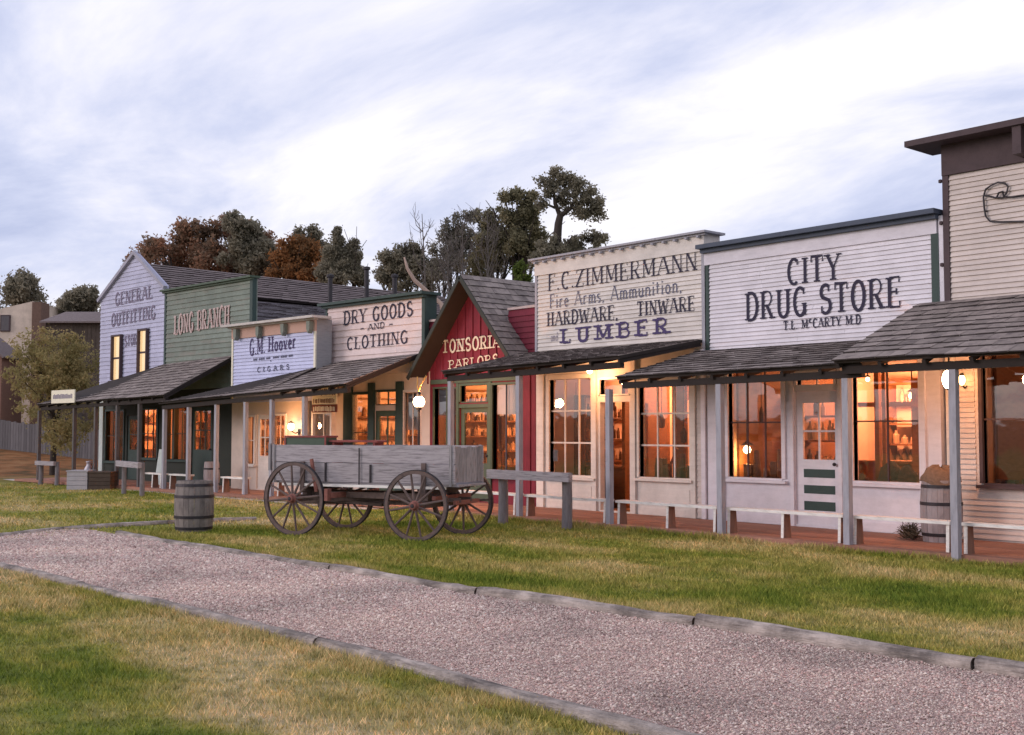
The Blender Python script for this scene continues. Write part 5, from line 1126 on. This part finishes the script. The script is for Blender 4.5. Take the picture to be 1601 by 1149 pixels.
for px in (429, 705):
    x = WF.hit(px, 720, YN)[0]
    for y in (YN-.022, YF+.001): cl.box(x-.018, x+.018, y, y+.02, bzb-.03, bzt+.01)
x = bx0-.06; cl.box(x-.02, x+.02, YN-.02, YN+.03, bzb+.15, bzt+.02); cl.build('standard', ENDWOOD, wag)
st = MB()
for px, z0, z1 in ((563, bzb-.05, bzt-.04), (510, bzb, zm), (580, bzb, zm-.02)): x = WF.hit(px, 720, YN)[0]; st.box(x-.011, x+.011, YN-.028, YN-.0225 if px == 563 else YN-.001, z0, z1)
st.build('iron_strap', IRON, wag)
# running gear
for x, R in ((-HB, RR), (HB, RFr)):
    rg = MB(); rg.box(x-.045, x+.045, -TR+.10, TR-.10, R-.05, R+.05)
    rg.box(x-.05, x+.05, -.46, .46, bzb-.16, bzb-.0755); rg.box(x-.04, x+.04, -.40, .40, R+.052, bzb-.162)
    for y in (-.47, .44): rg.box(x-.035, x+.035, y, y+.03, bzb-.15, bzb+.30)
    rg.build('axle', WHEELW, wag)
xb = MB()
for i in range(7): x = bx0+.25+(bx1-bx0-.5)*i/6; xb.bar((x, YN+.01, bzb-.062), (x, YF-.01, bzb-.062), .06, .052)
xb.build('cross_sill', WHEELW, wag)
hd_ = MB()
for y in (-.25, .25): hd_.bar((-HB-.1, y, bzb-.20), (HB+.15, y, bzb-.20), .05, .09)
hd_.bar((-HB+.5, -.3, bzb-.27), (HB-.4, .3, RR+.02), .05, .06); hd_.build('hound', WHEELW, wag)
rc = MB(); rc.bar((-HB-.35, 0, RR-.09), (HB+.1, 0, RFr-.0), .06, .07)
for sg_ in (-1, 1): rc.bar((-HB-.05, sg_*.38, RR+.0), (.1, sg_*.04, RR-.10), .045, .05); rc.bar((HB-.75, sg_*.30, RFr+.08), (HB+.45, sg_*.16, RFr+.06), .05, .06)
rc.bar((HB-.72, -.36, RFr+.14), (HB-.72, .36, RFr+.14), .06, .05); rc.build('reach_pole', WHEELW, wag)
bk = MB(); bk.bar((-HB+.66, -.62, RR+.06), (-HB+.66, .62, RR+.06), .06, .08)
for y in (-.64, .64): bk.box(-HB+.585, -HB+.645, y-.05, y+.05, RR-.02, RR+.16)
bk.bar((-HB+.2, -.50, bzb+.34), (-HB+.30, -.50, RR+.1), .03, .05); bk.build('brake_beam', REDHUB, wag)
tl = MB(); tl.bar((HB+.2, -.5, RFr+.10), (HB+.2, .55, RFr+.10), .06, .06); tl.bar((HB+.42, -.28, RFr+.03), (HB+.42, .42, RFr+.03), .05, .06); tl.build('tongue_crossbar', REDHUB, wag)
# a green box and a red plank carried in the wagon
gx, gz = WF.hit(485, 681, .12); gxa, gxb = WF.hit(454, 681, .12)[0], WF.hit(516, 681, .12)[0]
ch = thing('tool_box', 'green box with red rim carried in the grey farm wagon', 'box', WF.w(0, 0, bzb), WF.r)
mb = MB(); mb.box(gxa, gxb, .0, .30, .0, gz-bzb-.03); mb.build('box_side', MGREEN, ch); mb = MB(); mb.box(gxa-.015, gxb+.015, -.015, .315, gz-bzb-.029, gz-bzb); mb.box(gxb-.012, gxb+.016, -.012, .0, .0, gz-bzb-.03); mb.box(gxa-.016, gxa+.012, -.012, .0, .0, gz-bzb-.03); mb.build('rim', M('worn_red_paint', (.26,.07,.06), .75, .3, 8), ch)
rxa, rz_ = WF.hit(523, 688, .2); rxb, _ = WF.hit(598, 688, .2); rp = thing('seat_board', 'red wooden seat board resting in the grey farm wagon beside the green box', 'seat board', WF.w(0, 0, bzb), WF.r)
mb = MB(); plank(mb, rxa, rxb, .05, .33, rz_-bzb-.03, rz_-bzb); mb.build('plank', MATS['worn_red_paint'], rp); mb = MB()
for x in (rxa+.05, rxb-.09): mb.box(x, x+.04, .07, .31, .0, rz_-bzb-.034)
mb.build('support', MATS['worn_red_paint'], rp)

# ================================================================== TREES
def foliage_mat(name, stops, rough=.85):
    mt = bpy.data.materials.new(name); mt.use_nodes = True; t = mt.node_tree; bs = t.nodes['Principled BSDF']; bs.inputs['Roughness'].default_value = rough; bs.inputs['Specular IOR Level'].default_value = .2
    geo = t.nodes.new('ShaderNodeNewGeometry'); co = t.nodes.new('ShaderNodeTexCoord'); nz = t.nodes.new('ShaderNodeTexNoise'); nz.inputs['Scale'].default_value = .7; nz.inputs['Detail'].default_value = 4; t.links.new(co.outputs['Object'], nz.inputs['Vector'])
    tl = t.nodes.new('ShaderNodeBsdfTranslucent'); ms = t.nodes.new('ShaderNodeMixShader'); ms.inputs[0].default_value = .5
    f = nmath(t, 'ADD', nmath(t, 'MULTIPLY', geo.outputs['Random Per Island'], .45), nmath(t, 'MULTIPLY', nmath(t, 'SUBTRACT', nz.outputs[0], .3), 1.3), True)
    col = nramp(t, f, stops); t.links.new(col, bs.inputs['Base Color']); t.links.new(col, tl.inputs[0]); t.links.new(bs.outputs[0], ms.inputs[1]); t.links.new(tl.outputs[0], ms.inputs[2]); t.links.new(ms.outputs[0], t.nodes['Material Output'].inputs[0]); return mt
F_DARK = foliage_mat('dark_foliage', [(0, (.15,.14,.11)), (.5, (.29,.26,.19)), (1, (.42,.37,.27))])
F_RUST = foliage_mat('rust_foliage', [(0, (.16,.13,.095)), (.4, (.27,.18,.12)), (.65, (.38,.20,.125)), (1, (.50,.27,.17))])
F_ORANGE = foliage_mat('orange_foliage', [(0, (.11,.09,.055)), (.35, (.26,.14,.065)), (.7, (.42,.19,.075)), (1, (.55,.26,.10))])
F_OLIVE = foliage_mat('olive_foliage', [(0, (.15,.14,.09)), (.45, (.27,.245,.15)), (.8, (.38,.31,.18)), (1, (.46,.34,.19))])
F_AUT = foliage_mat('autumn_olive_foliage', [(0, (.20,.185,.085)), (.45, (.34,.29,.125)), (.8, (.46,.34,.16)), (1, (.52,.31,.15))])
F_GREY = foliage_mat('grey_green_foliage', [(0, (.14,.13,.105)), (.5, (.25,.23,.18)), (1, (.37,.33,.26))])
F_LIME = foliage_mat('bright_green_foliage', [(0, (.06,.085,.02)), (.5, (.12,.16,.035)), (1, (.2,.22,.06))])
def crown(clumps, n, leaf, mat, parent, core=.62):
    """leaf sprays through the volume of overlapping clumps; each leaf a small folded face"""
    sub = []                                          # break every clump into smaller uneven sprays
    for c in clumps:
        r3 = c[3:] if len(c) > 4 else (c[3],)*3
        sub.append((*c[:3], *(r*core for r in r3)))
        for _ in range(7 if core > .5 else 10):
            v = Vector((random.gauss(0,1), random.gauss(0,1), random.gauss(0,1))).normalized(); f = random.uniform(.55, 1.05); q = random.uniform(.22, .46)
            sub.append((c[0]+v.x*r3[0]*f, c[1]+v.y*r3[1]*f, c[2]+v.z*r3[2]*f, *(r*q for r in r3)))
    clumps = sub
    cl = np.array([c[:3] for c in clumps]); rr = np.array([c[3:] if len(c) > 4 else (c[3],)*3 for c in clumps], float); wgt = rr.prod(1)**(2/3.); wgt /= wgt.sum()
    k = RNG.choice(len(cl), n//7, p=wgt); u = RNG.normal(size=(len(k), 3)); u /= np.linalg.norm(u, axis=1)[:, None]; rad_ = RNG.random(len(k))**.5
    tips = cl[k]+u*rr[k]*rad_[:, None]*RNG.uniform(.7, 1.4, (len(k), 1))
    q = tips/(leaf*7.5); q = q+np.sin(q[:, [1, 2, 0]]*1.7)*.8; keep = np.sin(q[:, 0]*2.1+1)*np.sin(q[:, 1]*2.3)*np.sin(q[:, 2]*2.0+2)+.35*np.sin(q[:, 0]*5+q[:, 2]*4) > -.24
    tips = tips[keep]; k = k[keep]
    P_ = np.repeat(tips, 7, 0)+RNG.normal(size=(len(k)*7, 3))*leaf*1.3; n = len(P_)
    a = RNG.normal(size=(n, 3)); a /= np.linalg.norm(a, axis=1)[:, None]; b = np.cross(a, RNG.normal(size=(n, 3))); b /= np.linalg.norm(b, axis=1)[:, None]
    s_ = leaf*RNG.uniform(.45, 1.5, (n, 1)); V = np.stack([P_-a*s_, P_+b*s_*.5, P_+a*s_, P_-b*s_*.5], 1)
    o = loose('crown', V.reshape(-1, 3), np.arange(4*n).reshape(n, 4), mat, None); o.parent = parent; return o
def limbs(mb, p, tips, r):
    for q in tips:
        q = Vector(q); m1 = p.lerp(q, .4)+Vector((random.uniform(-.2,.2), random.uniform(-.2,.2), (q-p).length*.08)); mb.tube([p, m1, q], [r*.6, r*.38, r*.1], 6, False)
        for _ in range(3): e = q+Vector((random.gauss(0,.35), random.gauss(0,.35), random.gauss(.15,.25))); s0 = m1.lerp(q, random.random()); mb.tube([s0, s0.lerp(e, .5)+Vector((0,0,.1)), e], [r*.2, r*.12, .012], 5, False)
def tree(px, d, top, hw, label, mat, n=5000, leaf=.13, squash=1.0, clumps=None, nc=16, trunk=.22, base=None, low=.28, conifer=False, core=.62, fill=1.0, spread=.34, bare_limbs=True):
    """px column, distance d, top row of the crown, half width hw (pixels of the photo) set the tree's real place and size"""
    p = at_depth(px, HOR, d); z0 = float(H(p.x, p.y)) if base is None else base; t = thing('tree', label, 'tree', (p.x, p.y, z0), random.random()*0)
    h = at_depth(px, top, d).z-z0; R = hw*d/FPX; cl = []
    if clumps:                                        # (px, py, radius px, depth offset in R)
        for cx, cy, cr, dy in clumps:
            q = at_depth(cx, cy, d+dy)-Vector((p.x, p.y, z0)); cl.append((q.x, q.y, q.z, cr*d/FPX))
    elif conifer:
        for i in range(nc):
            f = i/(nc-1); rr = R*(1-f)**.8+.12; a = random.uniform(0, 6.28); k = rr*.45; cl.append((math.cos(a)*k*.6, math.sin(a)*k*.6, h*(low+(1-low)*f)-.2, rr*.85, rr*.85, rr*.6))
    else:
        for i in range(nc):
            a, b = random.uniform(0, 6.28), random.random(); f = random.random()**.8; e = math.sin(math.pi*(.12+.8*f)); k = R*e*math.sqrt(b)*.85
            rr = R*random.uniform(.6, 1.1)*spread; cl.append((math.cos(a)*k, math.sin(a)*k, h*low+(h*(1-low)-rr*.9)*f, rr, rr, rr*.85))
        rr = R*spread; cl.append((0, 0, h-rr, rr, rr, rr))
    tk = MB(); zf = h*(low+.12) if not clumps else h*.45; f1 = Vector((random.uniform(-.2,.2), random.uniform(-.2,.2), zf)); tk.tube([(0,0,-.3), (0,0,zf*.5), f1], [trunk, trunk*.75, trunk*.55], 10, False)
    if conifer: tk.tube([f1, (0,0,h*.97)], [trunk*.5, .02], 6, False)
    elif bare_limbs: limbs(tk, f1, [c[:3] for c in random.sample(cl, min(len(cl), 9))], trunk*.8)
    tk.build('trunk', BARK, t, True); crown(cl, int(n*4.2*fill), leaf*.60, mat, t, core); return t
tree(36, 75, 424, 58, 'dark rounded tree at the far left behind the tan building', F_DARK, 5000, .20)
tree(-45, 78, 436, 50, 'dark tree cut by the left side of the photo', F_DARK, 3000, .2)
tree(125, 66, 446, 48, 'dark tree between the tan building and the lavender gable', F_DARK, 6000, .17, low=.1, nc=22)
tree(178, 62, 452, 34, 'small dark tree just behind the left edge of the lavender gable', F_DARK, 3500, .16, low=.1)
tree(104, 66, 462, 50, 'dense dark bushy tree behind the dark wooden barn', F_DARK, 7000, .16, low=.1, nc=30)
tree(84, 39.5, 508, 100, 'small olive and rust autumn tree beside the far left porch', F_AUT, 6500, .085, core=.3, nc=38, trunk=.13, low=.22, spread=.30)
tree(322, 58, 330, 0, 'large dark tree with rust coloured left side above the grey roof', F_RUST, 12000, .15, core=.4, clumps=[(222,405,24,0),(205,415,20,1),(250,392,26,-1),(285,380,28,0),(275,412,30,2),(320,362,28,0),(330,395,36,-1),(362,352,20,0),(378,372,28,1),(372,402,34,0),(405,390,26,0),(420,402,18,0),(300,420,40,1),(350,425,40,0),(400,430,34,1),(240,430,34,0)], trunk=.4)
tree(386, 56.5, 340, 0, 'dark green tree merging with the right side of the rust tree', F_DARK, 6000, .15, core=.4, clumps=[(360,346,13,0),(375,356,18,0),(388,372,22,0),(398,398,26,0),(415,395,18,0),(378,410,30,0)], trunk=.35)
tree(470, 55, 358, 0, 'orange autumn tree left of the dark conifer above the roofs', F_ORANGE, 6500, .13, core=.4, clumps=[(440,384,7,0),(456,380,9,0),(472,374,8,0),(488,384,9,0),(506,404,13,0),(430,404,8,0),(443,402,14,0),(460,412,22,0),(478,398,22,0),(448,425,22,0),(485,425,26,0),(470,435,26,1),(500,432,22,0),(432,424,10,0)], trunk=.25)
tree(476, 57, 358, 0, 'thin dark topped tree behind the orange autumn tree', F_DARK, 3500, .13, clumps=[(470,370,12,0),(488,368,12,0),(478,384,18,0),(498,388,14,0),(462,392,12,0)], trunk=.2)
tree(530, 53, 352, 0, 'dark pointed conifer left of the stovepipes', F_DARK, 11000, .11, clumps=[(528,360,3,0),(528,368,5,0),(527,378,8,0),(524,390,11,0),(533,396,12,0),(520,408,15,0),(540,411,15,0),(530,426,22,0),(506,428,18,0),(515,395,8,0),(541,386,6,0)], trunk=.2)
tree(553, 53, 374, 0, 'small dark conifer touching the pointed conifer', F_DARK, 6000, .11, clumps=[(553,378,3,0),(553,386,5,0),(551,397,8,0),(557,405,9,0),(548,415,11,0),(558,424,13,0),(563,434,12,0)], trunk=.15)
tree(618, 50, 388, 0, 'dark rounded tree left of the pale leaning trunk', F_DARK, 5500, .12, clumps=[(605,402,14,0),(625,396,15,0),(645,390,11,0),(655,410,20,0),(615,425,22,0),(640,430,26,0),(598,430,16,0),(670,430,20,0)], trunk=.22)
tree(700, 49, 330, 0, 'grey green feathery tree above the red gable', F_GREY, 5200, .10, core=.3, clumps=[(692,392,20,0),(705,372,18,0),(725,350,17,0),(740,340,13,0),(720,385,26,0),(745,375,26,0),(700,415,26,0),(735,410,30,0),(765,400,26,0),(680,420,18,0),(700,350,8,0)], trunk=.2)
tree(770, 47.5, 320, 0, 'olive tree between the feathery tree and the tallest tree', F_OLIVE, 5000, .10, core=.3, clumps=[(760,345,16,0),(775,335,14,0),(785,360,20,0),(765,380,24,0),(795,385,24,0),(780,410,30,0),(815,400,22,0),(750,420,24,0)], trunk=.25)
tree(812, 46.5, 292, 0, 'olive green tree leaning against the left of the tallest tree', F_OLIVE, 6000, .10, core=.35, clumps=[(790,305,11,0),(808,303,13,0),(825,312,13,0),(815,328,18,0),(800,338,15,0),(835,335,12,0),(820,355,20,0),(843,362,14,0),(812,380,22,0),(835,388,18,0)], trunk=.25)
tt = tree(868, 45, 266, 0, 'tallest tree with a bare forked trunk under a domed crown', F_DARK, 7000, .10, core=.3, clumps=[(850,284,12,0),(868,277,13,0),(888,280,12,0),(905,290,14,0),(920,303,13,0),(932,318,12,0),(938,333,9,0),(920,335,12,0),(900,312,15,0),(878,300,15,0),(858,304,11,0),(905,332,12,0),(846,318,9,0),(880,322,10,0),(862,385,16,0),(885,392,16,0),(905,375,11,0),(925,368,13,0),(940,374,10,0),(850,400,20,0),(900,398,18,0),(925,390,14,0),(870,410,22,0)], trunk=.2, bare_limbs=False)
tk = MB(); b0 = Vector(tt.location); qq = lambda px, py, dy=0: at_depth(px, py, 45+dy)-b0
tk.tube([qq(871,470), qq(871,375), qq(873,350), qq(876,336)], [.2,.17,.15,.13], 8, False); tk.tube([qq(876,338), qq(868,318), qq(866,300), qq(860,284)], [.1,.08,.05,.02], 6, False); tk.tube([qq(876,338), qq(893,325), qq(902,305), qq(906,290)], [.1,.08,.05,.02], 6, False); tk.tube([qq(893,325), qq(915,330), qq(930,328)], [.06,.04,.02], 6, False); tk.tube([qq(868,325), qq(852,318), qq(846,312)], [.06,.04,.02], 6, False); tk.tube([qq(871,400), qq(895,372), qq(915,370), qq(930,382)], [.09,.07,.05,.02], 6, False)
tk.build('limb', BARK, tt, True)
tree(815, 40, 410, 30, 'bright green bush just left of the cream hardware store front', F_LIME, 3500, .08, low=.45, nc=14, trunk=.1)
# bare saplings
def bare(px, d, top, label, twigs=14, lean=(0,0)):
    p = at_depth(px, HOR, d); z0 = float(H(p.x, p.y)); h = at_depth(px, top, d).z-z0; t = thing('bare_tree', label, 'bare tree', (p.x, p.y, z0)); mb = MB(); tp = Vector((lean[0], lean[1], h))
    mb.tube([(0,0,0), tp*.5+Vector((.1,0,0)), tp], [.09,.06,.012], 6, False); mb.build('trunk', TWIGG, t)
    tw = MB()
    for i in range(twigs):
        f = random.uniform(.45, .95); s0 = tp*f; a = random.uniform(0, 6.28); l = (1-f)*h*.5+.4; e = s0+Vector((math.cos(a)*l*.5, math.sin(a)*l*.5, l)); tw.tube([s0, s0.lerp(e, .4)+Vector((random.gauss(0,.15),random.gauss(0,.15),.0)), e], [.022,.015,.006], 4, False)
        for _ in range(6): q = s0.lerp(e, random.uniform(.3, 1)); r = q+Vector((random.gauss(0,.3), random.gauss(0,.3), random.uniform(.1,.6))); tw.tube([q, q.lerp(r,.5)+Vector((random.gauss(0,.05),random.gauss(0,.05),0)), r], [.010,.008,.004], 4, False)
    tw.build('twig', TWIGG, t)
bare(674, 47, 330, 'tall thin bare sapling standing above the pale leaning trunk', 7, (-.35, -.25))
bare(722, 46.5, 338, 'bare twiggy tree within the feathery grey green tree', 22)
bare(762, 45.5, 330, 'bare twiggy tree within the olive tree', 20)
bare(700, 45, 372, 'low bare twiggy tree left above the red gable', 24)
dt = MB(); d = 40; P_ = [at_depth(*q, d) for q in ((632,402),(637,420),(648,438),(668,456),(690,475))]; o_ = P_[-1].copy(); dt.tube([p-o_ for p in P_]+[Vector((1.5,-.4,-3.2))], [.03,.055,.07,.075,.08,.10], 8); o = dt.build('dead_trunk', PALEBARK, None, True); o.location = o_; tag(o, 'pale dead curved trunk leaning behind the dry goods store roof', 'dead tree')

# ================================================================== FAR LEFT: buildings and fence beyond the street
def facade_box(name, label, d, pxl, pxr, pyt, depth, mat, zbase):
    p, q = at_depth(pxl, HOR, d), at_depth(pxr, HOR, d); h = at_depth((pxl+pxr)/2, pyt, d).z-zbase; v = q-p; t = thing(name, label, 'building', ((p.x+q.x)/2, (p.y+q.y)/2, zbase), math.atan2(v.y, v.x)); return t, v.length, h
t, w, h = facade_box('tan_building', 'tan stuccoed building with a brick corner behind the far left trees', 62, -120, 47, 474, 8, STUCCO, 1.2)
mb = MB(); mb.prism([(-w/2,-1),(w/2,-1),(w/2,h+.15),(-w/2,h-1.2)], 0, 8); mb.build('wall', STUCCO, t)
mb = MB(); mb.box(w/2+.001, w/2+.50, -.1, 1.0, -1, h+.1); mb.build('brick_corner', BRICK, t)
x = (7-(-36.5))*62/FPX; mb = MB(); mb.box(x-.35, x+.2, -.06, .03, h-1.5, h-.6); f = mb.build('window', BROWN, t); mb = MB(); mb.quad((x-.28,-.063,h-1.44),(x+.13,-.063,h-1.44),(x+.13,-.063,h-.66),(x-.28,-.063,h-.66)); mb.build('pane', GREYF, f)
t, w, h = facade_box('brown_cottage', 'small brown cottage with sloping roof at the left side of the photo', 56, -80, 0, 548, 5, BRICK, 1.0)
mb = MB(); mb.prism([(-w/2,-1),(w/2,-1),(w/2,h-.3),(0,h+.75),(-w/2,h-.3)], 0, 2.4); mb.build('wall', M('brown_clapboard', (.26,.15,.11), .85, .2, 5, (1,1,6)), t)
mb = MB(); mb.bar((w/2+.15,1.2,h-.34),(0,1.2,h+.81),2.7,.1,(0,0,1)); mb.bar((-w/2-.15,1.2,h-.34),(0,1.2,h+.81),2.7,.1,(0,0,1)); mb.build('roof', MATS['brown_roof_shingle'], t)
mb = MB(); mb.box(w/2-.55, w/2-.2, -.04, .02, h-1.3, h-.5); f = mb.build('window', BROWN, t)
t, w, h = facade_box('wooden_barn', 'dark brown wooden barn behind the small autumn tree at the far left', 56, 68, 158, 487, 6, BROWN, 1.0)
mb = MB(); mb.box(-w/2, w/2, 0, 6, -1, h-.5)
for i in range(int(w/.22)): mb.box(-w/2+i*.22, -w/2+i*.22+.03, -.02, 0, -1, h-.5)
mb.build('wall', M('dark_barn_boards', (.11,.085,.07), .9, .35, 4, (6,1,.6), grime=.3), t)
mb = MB(); mb.hexa([(-w/2-.2,-.3,h-.55),(w/2+.2,-.3,h-.55),(w/2+.2,3,h+.25),(-w/2-.2,3,h+.25),(-w/2-.2,-.3,h-.47),(w/2+.2,-.3,h-.47),(w/2+.2,3,h+.33),(-w/2-.2,3,h+.33)]); mb.build('roof', MATS['brown_roof_shingle'], t)
mb = MB(); mb.box(-.5, .5, -.05, -.021, -1, 1.4); mb.build('door', M('dark_door_boards', (.06,.05,.045), .9), t)
# grey board fence
fa, fb_ = at_depth(-60, HOR, 50), at_depth(175, HOR, 46); fv = fb_-fa; za = at_depth(0, 692, 50).z
t = thing('board_fence', 'long grey board fence behind the small autumn tree at the far left', 'fence', (fa.x, fa.y, 0), math.atan2(fv.y, fv.x)); n = int(fv.length/.16); pk_, rl = MB(), MB()
for i in range(n):
    f = i/n; x = fv.length*f; zz = float(H(fa.x+fv.x*f, fa.y+fv.y*f)); pk_.box(x, x+.145, 0, .02, zz+.03, zz+1.25+random.uniform(-.04,.04))
pk_.build('picket', GREYF, t)
for zf in (.35, 1.0):
    for i in range(12):
        f0, f1 = i/12, (i+1)/12; q = lambda f: Vector((fv.length*f, .05, float(H(fa.x+fv.x*f, fa.y+fv.y*f))+zf)); rl.bar(q(f0), q(f1), .04, .08)
rl.build('rail', GREYF, t)
